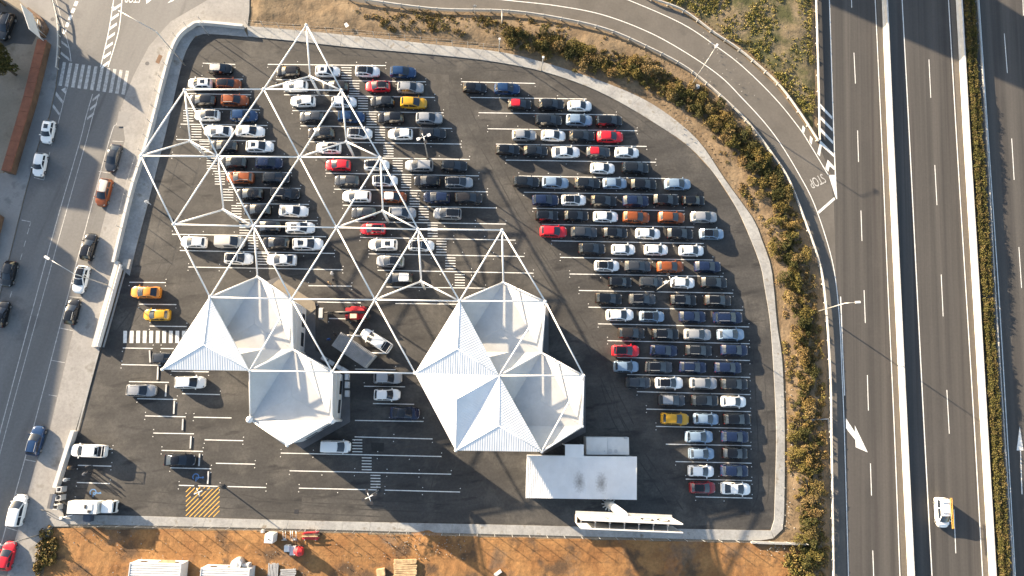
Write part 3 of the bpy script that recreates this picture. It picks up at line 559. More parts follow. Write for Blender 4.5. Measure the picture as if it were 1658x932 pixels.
tufts('bank_grass', [(1145, 236), (1180, 288), (1224, 350), (1250, 420), (1258, 470), (1272, 590), (1275, 800), (1296, 800), (1290, 590), (1280, 470), (1262, 400), (1230, 320), (1180, 250)], 150, DRY + GRASS[:1], 0.12, 0.3, 13, 'dry grass tufts between kerb strip and scrub band')
tufts('corner_scrub', [(66, 860), (84, 848), (96, 870), (92, 950), (58, 950)], 75, OLIVE + DRY[:2], 0.15, 0.8, 14, 'dark scrub at the lower left corner of the orange plot')
tufts('plot_weeds', [(1275, 885), (1330, 885), (1334, 950), (1262, 950)], 90, OLIVE + GRASS, 0.15, 0.7, 15, 'green weeds at the lower right corner of the orange plot')
# stones scattered on the verges
rg = random.Random(5); v, f = [], []
for lo_, hi_, n in (((1262, 590), (1285, 900), 60), ((1230, 880), (1270, 900), 25), ((560, 12), (800, 55), 60), ((1100, 160), (1200, 260), 50), ((620, 862), (760, 905), 120), ((1130, 20), (1310, 170), 60), ((120, 860), (600, 930), 90)):
    for _ in range(n):
        p = P(rg.uniform(lo_[0], hi_[0]), rg.uniform(lo_[1], hi_[1])); s = rg.uniform(.05, .15); boxv(p.x, p.y, s * .6 + .18, s, s * .8, s, rg.uniform(0, 3), v, f, 0.6)
o = obj('stones', v, f, 'strip_concrete'); tag(o, 'small pale stones scattered over the bare ground', 'stones', kind='stuff')
o = box('boulder', (P(1127, 142).x, P(1127, 142).y, .5), (1.1, .9, .7), 'white_concrete', rz=.4, taper=.7, bev=.2); tag(o, 'pale grey boulder at the foot of the upper slip road lamp', 'boulder')
# median hedge
hp = resample([P(*p).xy for p in [(1562, -25), (1577, 233), (1592, 463), (1606, 696), (1621, 945)]], step=0.55); hb = []
for p in hp: 
    for s in (-.45, .45): hb.append((p.x + s + rs.uniform(-.15, .15), p.y, .84 + rs.uniform(-.12, .15), .5, .5, .84))
hb = [(a, b, c * q, d, e_, f_ * q) for a, b, c, d, e_, f_ in hb for q in [.8 + .3 * noise.noise(Vector((0, b * .13, 7)))] if noise.noise(Vector((3, b * .3, 1))) > -.62]
o = leaves('median_hedge', hb, 210, 0.10, HEDGE, seed=8); tag(o, 'clipped green hedge running down the motorway median', 'hedge')

def tree(name, x, y, h, r, label, seed, cols=OLIVE, cat='tree'):
    b = P(x, y); e = empty(name, b); tag(e, label, cat); rg = random.Random(seed)
    v, f = tubev((0, 0, 0), (0, 0, h * .6), .22, .12); bl_ = []
    for k in range(9):
        a = k * 2.4; q = (math.cos(a) * r * rg.uniform(.3, .8), math.sin(a) * r * rg.uniform(.3, .8), h * rg.uniform(.55, .85)); tubev((0, 0, h * rg.uniform(.3, .55)), q, .08, .03, 5, v, f)
        bl_.append((*q, r * .45, r * .45, h * .16))
    for k in range(6): a = k * 1.1; bl_.append((math.cos(a) * r * .35, math.sin(a) * r * .35, h * .85, r * .4, r * .4, h * .14))
    obj('trunk', v, f, 'bark', e); leaves('crown', bl_, 95, .17, cols, parent=e, seed=seed)
    return e
TDK = [(0.07, 0.075, 0.02), (0.10, 0.085, 0.025), (0.13, 0.10, 0.03)]
tree('yard_tree', 14, 98, 4.5, 1.7, 'bushy olive tree in the yard behind the terracotta wall, upper one', 21, TDK)
tree('yard_tree', 26, 121, 4.0, 1.5, 'bushy olive tree nearest the terracotta wall, lower one', 22, TDK)
tree('bare_tree', 8, 8, 4.0, 1.6, 'brownish tree at the photograph\'s top left corner', 23, [(0.09, 0.065, 0.03), (0.06, 0.05, 0.02)])

# ------------------------------------------------------------------ motorway barriers, guard rails, fences
def barrier(pts, label):
    q = resample([P(*p).xy for p in pts], step=6.0); e = empty('concrete_barrier', (q[len(q) // 2].x, q[len(q) // 2].y, 0)); tag(e, label, 'barrier')
    for a, b in zip(q, q[1:]):
        a2, b2 = a.lerp(b, .0015), b.lerp(a, .0015); d = (b - a).normalized(); n = Vector((-d.y, d.x)); v = []
        for p in (a2, b2):
            for o_, z in ((.40, 0), (.38, .1), (.22, .34), (.12, 1.0), (-.12, 1.0), (-.22, .34), (-.38, .1), (-.40, 0)): w_ = p + n * o_; v.append((w_.x, w_.y, z))
        f = [(i, i + 1, i + 9, i + 8) for i in range(7)] + [tuple(range(8)), tuple(reversed(range(8, 16)))]
        rel(obj('barrier_block', v, f, 'white_concrete'), e)
barrier([(1430, -30), (1441, 233), (1451.5, 463), (1462.5, 696), (1474.5, 945)], 'white concrete barrier between the left and the middle carriageway')
barrier([(1549.5, -30), (1564, 233), (1578, 463), (1591.5, 696), (1606, 945)], 'white concrete barrier along the left side of the median hedge')
for pts in ([(1422.5, -30), (1434, 233), (1444, 463), (1454.5, 696), (1465.5, 945)], [(1541.5, -30), (1556, 233), (1570, 463), (1584, 696), (1598, 945)]):
    ribbon('shoulder_strip', resample([P(*p).xy for p in pts], step=4), .95, 'shoulder', 0.0122, parent=mway)
def guard(pts, label, step=3.0, beam=.42, z0=.42, sm=True):
    q = smooth_path([P(*p).xy for p in pts], 8) if sm else [P(*p).xy for p in pts]; q = resample(q, step=1.2)
    e = empty('guard_rail', (q[len(q) // 2].x, q[len(q) // 2].y, 0)); tag(e, label, 'guard rail')
    rel(ribbon('rail_beam', q, 0.14, 'rail_metal', z0, z0 + beam), e)
    me = None
    for p in resample(q, step=step):
        if me is None:
            v, f = boxv(0, 0, .45, .14, .16, .9); me = pyd('post', v, f); me.materials.append(M['rail_metal'])
        o = bpy.data.objects.new('post', me); C.objects.link(o); o.parent = e; o.location = Vector((p.x, p.y, 0)) - Vector(e.location)
guard([(563, -2), (701, 16.5), (819, 20), (906, 32), (985, 51), (1053, 81), (1099, 105), (1134, 130), (1190, 180), (1222, 216), (1250, 254), (1275, 293), (1302, 362), (1321.5, 418), (1331, 464), (1338, 543), (1342, 626), (1343, 696), (1346.4, 940)], 'long curved guard rail along the lower left side of the slip road')
guard([(1030, -12), (1053, 0), (1104, 19), (1154.6, 55.7), (1198, 85), (1255, 135.4), (1291, 182), (1321, 228)], 'curved guard rail between the slip road and the grass wedge')
guard([(1318, -30), (1323, 149), (1324.5, 228)], 'straight guard rail between the grass wedge and the motorway')
guard([(1576, -30), (1593.6, 236), (1606, 466), (1620.4, 696), (1636.4, 940)], 'straight guard rail right of the median hedge', 4.0, .3, .5)
guard([(86, -8), (96, 30), (98, 60), (97.5, 84), (95, 112)], 'pedestrian guard rail on the kerb above the street crossing', 2.0, .12, .75)
def fence(pts, label, h=1.9, step=2.6):
    q = smooth_path([P(*p).xy for p in pts], 6); e = empty('wire_fence', (q[len(q) // 2].x, q[len(q) // 2].y, 0)); tag(e, label, 'fence')
    pp = resample(q, step=step); v, f = tubev((0, 0, 0), (0, 0, h), .045, n=6); me = pyd('post', v, f); me.materials.append(M['galvanised'])
    for p in pp: o = bpy.data.objects.new('post', me); C.objects.link(o); o.parent = e; o.location = Vector((p.x, p.y, 0)) - Vector(e.location)
    for z in (.4, h * .6, h - .03): rel(ribbon('wire', pp, .012, 'galvanised', z, z + .012), e)
fence([(402, 42), (500, 51), (610, 61), (710, 72), (808, 82)], 'wire fence along the top concrete strip of the car park')
fence([(110, 848), (223, 850), (400, 854.5), (600, 859.5), (800, 865), (1010, 870), (1219, 875), (1300, 878)], 'wire fence between the car park and the orange plot')
fence([(330, 39.5), (311, 45.5), (293, 60.5), (280, 86.5), (267, 131.5), (254.5, 181.5), (241, 231.5), (218, 302.5), (201, 371.5)], 'wire fence standing on the white parapet along the street', 2.6)
wall('boundary_wall', [(1215, 877), (1302, 880)], 0.3, 0.6, 'strip_concrete', 'low concrete wall stub at the lower right corner of the plot', sm=False)
wall('boundary_wall', [(1300, 680), (1340, 678), (1343, 700)], 0.2, 0.4, 'strip_concrete', 'short concrete drain kerb on the bank beside the guard rail', sm=False)

# ------------------------------------------------------------------ steel space frame and pavilions
ZT, ZL = 9.2, 6.6
NP = dict(a=(496, 40), b1=(299, 145), b2=(427, 144), b3=(553, 146), c1=(228, 252), c2=(353, 253), c3=(485, 254), c4=(616, 255), d1=(281, 363), d2=(411, 366), d3=(545, 368), d4=(677, 371), d5=(813, 372),
          e1=(340, 481), e2=(472, 484), e3=(607, 485), e4=(744, 487), e5=(883, 488), f1=(263, 598), f2=(404, 600), f3=(538, 602), f4=(672, 604), f5=(808, 608), f6=(945, 608), g1=(738, 729), g2=(877, 731), t=(465, 721))
N = {k: P(*p, ZT) for k, p in NP.items()}
LP = dict(l1=(308, 228), l2=(362, 339), l3=(417, 448), l4=(475, 566), m1=(502, 123), m2=(561, 229), m3=(620, 341), m4=(682, 455), n1=(815, 457), n2=(877, 571), n3=(943, 690), o1=(405, 679), o2=(538, 681))
for k, p in LP.items(): N[k] = P(*p, ZL)
def cen(*ks):
    q = sum((N[k] for k in ks), Vector()) / len(ks); return Vector((q.x, q.y, ZL))
N['p1'], N['q1'], N['q2'] = cen('e1', 'f1', 'f2'), cen('e4', 'f4', 'f5'), cen('f5', 'g1', 'g2')
sf = empty('space_frame', P(545, 368)); tag(sf, 'white triangular tube space frame spanning over the parked cars', 'space frame')
chords = 'a-b2 a-b3 b1-b2 b2-b3 b1-c1 b1-c2 b2-c2 b2-c3 b3-c3 b3-c4 c1-c2 c2-c3 c3-c4 c1-d1 c2-d1 c2-d2 c3-d2 c3-d3 c4-d3 c4-d4 d1-d2 d2-d3 d3-d4 d4-d5 d1-e1 d2-e1 d2-e2 d3-e2 d3-e3 d4-e3 d4-e4 d5-e4 d5-e5 e1-e2 e2-e3 e3-e4 e4-e5 e2-f2 e2-f3 e3-f3 e3-f4 e5-f5 e5-f6 f2-f3 f3-f4 f5-f6 f6-g2'.split()
for s in chords: k1, k2 = s.split('-'); rel(tube('top_chord', N[k1], N[k2], .112, 'steel_white'), sf)
struts = {'l1': 'b1 c1 c2', 'l2': 'c2 d1 d2', 'l3': 'd2 e1 e2', 'l4': 'e2 f2 f3', 'm1': 'a b2 b3', 'm2': 'b3 c3 c4', 'm3': 'c4 d3 d4', 'm4': 'd4 e3 e4', 'n1': 'd5 e4 e5', 'n2': 'e5 f5 f6', 'n3': 'f6 g2', 'o1': 'f2 t', 'o2': 'f3 t'}
for k, s in struts.items():
    for q in s.split(): rel(tube('diagonal', N[k], N[q], .13 if k[0] in 'lmn' else .11, 'steel_white'), sf)
    lo = N[k].copy(); lo.z = 0; rel(tube('column', lo, N[k], .2, 'steel_white', n=12), sf)
bmh = ball_mesh('node', .24); bmh.materials.append(M['steel_white'])
bms = ball_mesh('ball_joint', .5); bms.materials.append(M['steel_white'])
for k, p in N.items():
    if k in ('p1', 'q1', 'q2'): continue
    o = bpy.data.objects.new('node', bmh); C.objects.link(o); o.location = p; rel(o, sf)
for k in ('o1', 'o2'): o = bpy.data.objects.new('ball_joint', bms); C.objects.link(o); o.location = N[k] + Vector((0, 0, .25)); rel(o, sf)

def ribbed(name, A, B, Cc, parent, m='roof_white', pitch=.33, dep=.014, lift=0.0):
    """a standing-seam facet: eave A-B, ribs run up to the hips that meet in Cc"""
    L = (B - A).length; e = (B - A) / L; nrm = e.cross(Cc - A).normalized(); nrm = nrm if nrm.z > 0 else -nrm; sc = (Cc - A).dot(e); v = []; f = []; n = max(4, int(L / pitch))
    fr = []
    for i in range(n): fr += [i / n, (i + .62) / n, (i + .7) / n, (i + .92) / n]
    fr.append(1.0); hs = []
    for i, t in enumerate(fr):
        s = t * L; r = min(s / sc, (L - s) / (L - sc)); r = max(0, min(1, r)); h = dep if i % 4 in (2, 3) else 0.0
        p0 = A + e * s; p1 = (A + (Cc - A) * r) if s <= sc else (B + (Cc - B) * r)
        v += [p0 + nrm * (h + lift), p1 + nrm * (h + lift)]
        if i: k = 2 * i; f.append((k - 2, k, k + 1, k - 1))
    return rel(obj(name, v, f, m), parent)
def pyramid(ks, parent, rise=1.05):
    pts = [N[k].copy() + Vector((0, 0, .22)) for k in ks]; c = sum(pts, Vector()) / 3 + Vector((0, 0, rise))
    for i in range(3):
        a, b = pts[i], pts[(i + 1) % 3]; ribbed('roof_facet', a, b, c, parent)
        d = (b - a).normalized(); rel(tube('hip_cap', a, c, .05, 'roof_white', n=6), parent)
        v, f = [a, b, b - Vector((0, 0, .4)), a - Vector((0, 0, .4))], [(0, 1, 2, 3)]; rel(obj('fascia', v, f, 'roof_white'), parent)
    rel(obj('soffit', [p - Vector((0, 0, .38)) for p in pts], [(0, 1, 2)], 'membrane'), parent)
def hexroof(ks, parent, rise=0.5):
    """low, top, low, top, low, top node names: three flaps rising to the top nodes and a shallow pyramid between"""
    lows = [N[k] for k in ks[0::2]]; tops = [N[k] for k in ks[1::2]]; dz = Vector((0, 0, -.22)); c = sum(lows, Vector()) / 3 + Vector((0, 0, rise))
    def patch(name, tri):
        v = []; n = 10; f = []; id_ = {}
        for i in range(n + 1):
            for j in range(n + 1 - i):
                a, b = i / n, j / n; id_[i, j] = len(v); v.append(tri[0] * (1 - a - b) + tri[1] * a + tri[2] * b + dz)
        for i in range(n):
            for j in range(n - i):
                f.append((id_[i, j], id_[i + 1, j], id_[i, j + 1]))
                if i + j < n - 1: f.append((id_[i + 1, j], id_[i + 1, j + 1], id_[i, j + 1]))
        rel(obj(name, v, f, 'membrane'), parent)
    for i in range(3):
        a, b = lows[i], lows[(i + 1) % 3]; patch('membrane_flap', (a, b, tops[i])); patch('membrane_facet', (a, b, c))
        rel(tube('seam', a + dz, c + dz, .015, 'membrane', n=5), parent)
def building(outline, hexes, pyrs, label, plinth_px):
    c = sum((N[k] for k in outline), Vector()) / len(outline); e = empty('pavilion', (c.x, c.y, 0)); tag(e, label, 'pavilion')
    pts = [N[k] for k in outline]; n = len(pts)
    for i in range(n):
        a, b = pts[i], pts[(i + 1) % n]; ca = Vector((c.x, c.y, a.z)); a2 = a.lerp(ca, .015); b2 = b.lerp(Vector((c.x, c.y, b.z)), .015)
        v = [(a2.x, a2.y, 0), (b2.x, b2.y, 0), (b2.x, b2.y, b2.z - .3), (a2.x, a2.y, a2.z - .3)]; wl_ = rel(obj('wall_panel', v, [(0, 1, 2, 3)], 'cladding'), e)
        d = Vector((b2.x - a2.x, b2.y - a2.y, 0)); Lw = d.length; d.normalize(); nr = Vector((d.y, -d.x, 0)); nr = nr if nr.dot(Vector((a2.x - c.x, a2.y - c.y, 0))) > 0 else -nr
        for z0, z1, o_ in ((2.9, 3.05, .06), (5.2, 5.35, .06)):
            q0 = Vector((a2.x, a2.y, 0)) + d * .1; q1 = Vector((b2.x, b2.y, 0)) - d * .1
            vv = [q0 + Vector((0, 0, z0)), q1 + Vector((0, 0, z0)), q1 + nr * o_ + Vector((0, 0, z0)), q0 + nr * o_ + Vector((0, 0, z0)), q0 + Vector((0, 0, z1)), q1 + Vector((0, 0, z1)), q1 + nr * o_ + Vector((0, 0, z1)), q0 + nr * o_ + Vector((0, 0, z1))]
            rel(obj('wall_rail', vv, [(0, 1, 2, 3), (7, 6, 5, 4), (3, 2, 6, 7), (0, 3, 7, 4), (1, 5, 6, 2)], 'white_box'), e)
        for k in range(2):
            s0, s1 = Lw * (.14 + .42 * k), Lw * (.44 + .42 * k); q0 = Vector((a2.x, a2.y, 0)) + d * s0 + nr * .02; q1 = Vector((a2.x, a2.y, 0)) + d * s1 + nr * .02
            rel(obj('window', [q0 + Vector((0, 0, .9)), q1 + Vector((0, 0, .9)), q1 + Vector((0, 0, 2.6)), q0 + Vector((0, 0, 2.6))], [(0, 1, 2, 3)], 'dark_glass'), e)
    for h in hexes: hexroof(h.split(), e)
    for p in pyrs: pyramid(p.split(), e)
    if plinth_px: rel(poly('plinth', px(plinth_px), 'dark_plinth', 0.0, 0.16), e)
    return e
pavA = building('l3 e2 l4 f3 o2 t o1 f2 p1 e1'.split(), ['l3 e2 l4 f2 p1 e1', 'l4 f3 o2 t o1 f2'], ['e1 f1 f2'], 'left white pavilion with ribbed triangular awning and two sunken membrane roofs',
         [(425, 458), (450, 448), (511, 490), (511, 567), (567, 600), (567, 683), (490, 727), (478, 718), (412, 682), (412, 604), (350, 560), (350, 486)])
rel(poly('terrace', px([(440, 462), (452, 452), (510, 489), (512, 500), (497, 512), (470, 490)]), 'yard_concrete', 0.16, 0.24), pavA)
pavB = building('n1 e5 n2 f6 n3 g2 q2 f5 q1 e4'.split(), ['n1 e5 n2 f5 q1 e4', 'n2 f6 n3 g2 q2 f5'], ['e4 f4 f5', 'f4 f5 g1', 'f5 g1 g2'], 'right white pavilion with three ribbed triangular awnings and two sunken membrane roofs',
         [(815, 470), (888, 492), (888, 572), (948, 610), (948, 700), (880, 735), (810, 700), (780, 600), (752, 500)])
# air-conditioning units along the left pavilion
for i, (x, y, a) in enumerate([(526, 581, -31), (537, 587.5, -31), (549, 594.5, -31), (558, 599, -31), (562.5, 610, 90), (562.5, 623, 90), (562.5, 637, 90)]):
    c = P(x, y, .6); e = empty('air_conditioner', (c.x, c.y, .16), R(a)); nm = ['first', 'second', 'third', 'fourth', 'fifth', 'sixth', 'last'][i]
    tag(e, '%s grey air conditioner from the top along the left pavilion\'s wall' % nm, 'air conditioner', 'air conditioners along the left pavilion')
    box('casing', (0, 0, .52), (.98, .62, 1.0), 'grey_box', e, bev=.03); box('grille', (0, 0, 1.03), (.7, .45, .03), 'cladding', e); box('foot', (-.35, 0, .01), (.1, .6, .06), 'dark_metal', e); box('foot', (.35, 0, .01), (.1, .6, .06), 'dark_metal', e)

# flat ribbed shed with porch and the grey cabin beside it
zr = 3.6
mat('shed_roof', (0.70, 0.705, 0.71), 0.5, var=0.05, scale=0.5)
_n, _l = M['shed_roof'].node_tree.nodes, M['shed_roof'].node_tree.links
_geo = _n.new('ShaderNodeNewGeometry'); _bs = _n['Principled BSDF']; _src = _bs.inputs['Base Color'].links[0].from_socket
for _x, _y in ((938, 780), (974, 782)):                  # two sooty stains on the sheets
    _c = P(_x, _y, zr); _mp = _n.new('ShaderNodeMapping'); _mp.inputs['Location'].default_value = (-_c.x / 1.0, -_c.y / 1.7, 0); _mp.inputs['Scale'].default_value = (1 / 1.0, 1 / 1.7, 0)
    _l.new(_geo.outputs['Position'], _mp.inputs[0]); _gr = _n.new('ShaderNodeVectorMath'); _gr.operation = 'LENGTH'; _l.new(_mp.outputs[0], _gr.inputs[0])
    _nz = _n.new('ShaderNodeTexNoise'); _nz.inputs['Scale'].default_value = 3.5; _l.new(_geo.outputs['Position'], _nz.inputs['Vector'])
    _ad = _n.new('ShaderNodeMath'); _ad.operation = 'ADD'; _l.new(_gr.outputs['Value'], _ad.inputs[0]); _l.new(_nz.outputs['Fac'], _ad.inputs[1])
    _rp = _n.new('ShaderNodeMapRange'); _rp.inputs[1].default_value = 0.5; _rp.inputs[2].default_value = 1.5; _rp.inputs[3].default_value = 0.75; _rp.inputs[4].default_value = 0.0; _l.new(_ad.outputs[0], _rp.inputs[0])
    _mx = _n.new('ShaderNodeMix'); _mx.data_type = 'RGBA'; _l.new(_rp.outputs[0], _mx.inputs['Factor']); _l.new(_src, _mx.inputs['A']); _mx.inputs['B'].default_value = (0.16, 0.145, 0.13, 1); _src = _mx.outputs['Result']
_l.new(_src, _bs.inputs['Base Color'])
q = [P(853, 737, zr), P(1031, 739, zr), P(1031, 809, zr), P(851, 806, zr)]
c = sum(q, Vector()) / 4; e = empty('ribbed_shed', (c.x, c.y, 0)); tag(e, 'white rectangular ribbed-roof shed below the right pavilion', 'shed')
nr_ = 62
for i in range(nr_):
    t0, t1, t2 = i / nr_, (i + .62) / nr_, (i + .97) / nr_
    v = []
    for t, z in ((t0, 0), (t1, 0), (t1 + .04 / nr_, .05), (t2 - .04 / nr_, .05), (t2, 0), ((i + 1) / nr_, 0)):
        a, b = q[0].lerp(q[1], t), q[3].lerp(q[2], t); v += [a + Vector((0, 0, z + .12)), b + Vector((0, 0, z))]
    rel(obj('roof_sheet', v, [(2 * k, 2 * k + 1, 2 * k + 3, 2 * k + 2) for k in range(5)], 'shed_roof'), e)
sh = [p.lerp(c, .03) for p in q]
for i in range(4):
    a, b = sh[i], sh[(i + 1) % 4]; rel(obj('wall_panel', [(a.x, a.y, 0), (b.x, b.y, 0), (b.x, b.y, zr - .02), (a.x, a.y, zr - .02)], [(0, 1, 2, 3)], 'cladding'), e)
    rel(obj('eave_trim', [q[i] + Vector((0, 0, .02)), q[(i + 1) % 4] + Vector((0, 0, .02)), q[(i + 1) % 4] - Vector((0, 0, .22)), q[i] - Vector((0, 0, .22))], [(0, 1, 2, 3)], 'roof_white'), e)
pp = [P(915, 719, zr + .15), P(945, 719.5, zr + .15), P(945, 741, zr + .15), P(915, 740, zr + .15)]
rel(poly('porch_roof', [p.xy for p in pp], 'roof_white', zr + .1, zr + .22), e)
for p in pp[:2]: rel(tube('porch_post', (p.x, p.y - .1, 0), (p.x, p.y - .1, zr + .1), .08, 'steel_white'), e)
v, f = boxv(0, 0, 0, 0.1, .1, .1)
a, b = P(949, 707.5, 2.7), P(1019, 736, 2.7); c = (a + b) / 2; e = empty('grey_cabin', (c.x, c.y, 0)); tag(e, 'flat grey utility cabin beside the ribbed shed', 'cabin')
sx, sy = abs(b.x - a.x), abs(b.y - a.y)
box('cabin_body', (0, 0, 1.33), (sx, sy, 2.66), 'grey_box', e, rz=R(-.6)); box('roof_panel', (-sx * .25, 0, 2.69), (sx * .49, sy * .97, .06), 'white_box', e, rz=R(-.6)); box('roof_panel', (sx * .25, 0, 2.69), (sx * .49, sy * .97, .06), 'white_box', e, rz=R(-.6))
for x_, r_ in ((.3, .34), (1.2, .25), (-.5, .1)):
    tube('roof_vent', (x_, -.75, 2.7), (x_, -.75, 2.82), r_, 'grey_box', e, n=16)
box('roof_pipe', (sx * .42, sy * .46, 2.8), (.5, .3, .3), 'galvanised', e); box('base_rail', (0, -sy * .5 - .15, .3), (sx * 1.1, .2, .25), 'galvanised', e)

# billboard on its pillar: an open box of two long panels
pb = P(985, 815); e = empty('billboard', pb); tag(e, 'tall white box billboard on a round pillar at the lower car park edge', 'billboard')
zt_, zb_ = 17.0, 11.6
tube('pillar', (0, 0, 0), (0, 0, zb_ + .3), .62, 'steel_white', e, r1=.5, n=20)
for k in range(12):
    t = k * math.pi / 6; box('base_rib', (.78 * math.cos(t), .78 * math.sin(t), .3), (.5, .06, .6), 'steel_white', e, rz=t)
FA, FB = P(932, 832, zb_), P(1088, 838.5, zb_); BA, BB = P(930, 846, zt_), P(1105, 863, zt_)
dv = (FB - FA).xy.normalized(); nv = Vector((-dv.y, dv.x)); org = pb.xy
a0 = FA.xy - org; b0 = a0 + dv * (FB - FA).length; dep_ = 1.05
def slab3(name, p, q_, z0, z1, th, m):
    n_ = Vector((-(q_ - p).y, (q_ - p).x)).normalized() * th / 2; v = [(p + n_), (q_ + n_), (q_ - n_), (p - n_)]
    return link(name, poly_mesh(name, v, z0, z1), m, e)
slab3('front_panel', a0, b0, zb_, zt_, .14, 'sign_white'); a1, b1 = a0 - nv * dep_, b0 - nv * dep_
slab3('back_panel', a1, b1, zb_, zt_, .1, 'cladding'); slab3('end_panel', a0.lerp(a1, .05), a1.lerp(a0, .05), zb_, zb_ + 1.2, .1, 'plaster')  # back panel's grey stands in for the shade it lies in
slab3('frame_rail', a0 + nv * .25, b0 + nv * .25, zb_ - .15, zb_ + .05, .3, 'galvanised'); slab3('frame_rail', a0, a1, zt_ - .12, zt_, .12, 'galvanised'); slab3('floor_grate', a0.lerp(a1, .5), b0.lerp(b1, .5), zb_ - .05, zb_ + .05, dep_ * .9, 'dark_metal')
for k in range(1, 7):
    p, q_ = a0.lerp(b0, k / 7), a1.lerp(b1, k / 7); slab3('cross_brace', p.lerp(q_, .06), q_.lerp(p, .06), zt_ - .5, zt_ - .4, .09, 'galvanised'); slab3('brace_post', p - nv * .16, p - nv * .3, zb_, zt_ - .05, .1, 'galvanised')
# flat print on the sunlit face: two long ovals and a row of small dark marks
def on_face(u, z, out=.075): p = a0.lerp(b0, u) + nv * out; return Vector((p.x, p.y, z))
for u0 in (.69, .855):
    v, f = [], []; n_ = 28
    for i in range(n_):
        t = 2 * math.pi * i / n_; wob = 1 - .45 * abs(math.sin(t)) ** .8 * .6
        v += [on_face(u0 + .066 * math.cos(t), zb_ + 2.9 + 1.6 * math.sin(t)), on_face(u0 + .042 * math.cos(t), zb_ + 2.9 + .85 * math.sin(t))]
        j = (i + 1) % n_; f.append((2 * i, 2 * i + 1, 2 * j + 1, 2 * j))
    obj('oval_print', v, f, 'dark_metal', e)
for u0, s_ in ((.11, 1), (.14, .6), (.23, .6), (.275, 1.2), (.30, .6), (.39, .7), (.42, .9), (.49, .9), (.56, 1.1)):
    zc = zb_ + 2.9; w_ = .011 * s_; obj('letter_mark', [on_face(u0 - w_, zc - 1.1 * s_), on_face(u0 + w_ * .4, zc - 1.1 * s_), on_face(u0 + w_ * 1.8, zc + 1.1 * s_), on_face(u0 + w_ * .3, zc + 1.1 * s_)], [(0, 1, 2, 3)], 'dark_metal', e)

# ------------------------------------------------------------------ vehicles
SPEC = {  # length, width, height, belt, rear-base, rear-top, front-top, screen-base (as fraction from the rear), bonnet height at nose, ground clearance
 'h': (4.05, 1.76, 1.46, .90, .02, .14, .49, .74, .72, .17, .30), 'c': (4.38, 1.85, 1.60, 1.0, .02, .13, .49, .73, .84, .22, .34), 's': (4.62, 1.83, 1.43, .90, .09, .28, .50, .74, .70, .16, .31),
 'e': (4.55, 1.85, 1.57, .96, .015, .10, .52, .76, .76, .18, .32), 'b': (4.78, 1.92, 1.72, 1.06, .015, .10, .51, .73, .92, .24, .36), 'm': (3.85, 1.73, 1.42, .90, .02, .11, .53, .73, .78, .16, .30),
 'v': (4.45, 1.85, 1.85, 1.05, .01, .03, .57, .81, .90, .20, .31), 'p': (5.25, 1.86, 1.80, 1.06, .22, .25, .58, .77, .98, .26, .37)}
NAMES = {'h': 'hatchback', 'c': 'crossover', 's': 'saloon', 'e': 'estate', 'b': 'large SUV', 'm': 'small hatchback', 'v': 'van', 'p': 'pickup'}
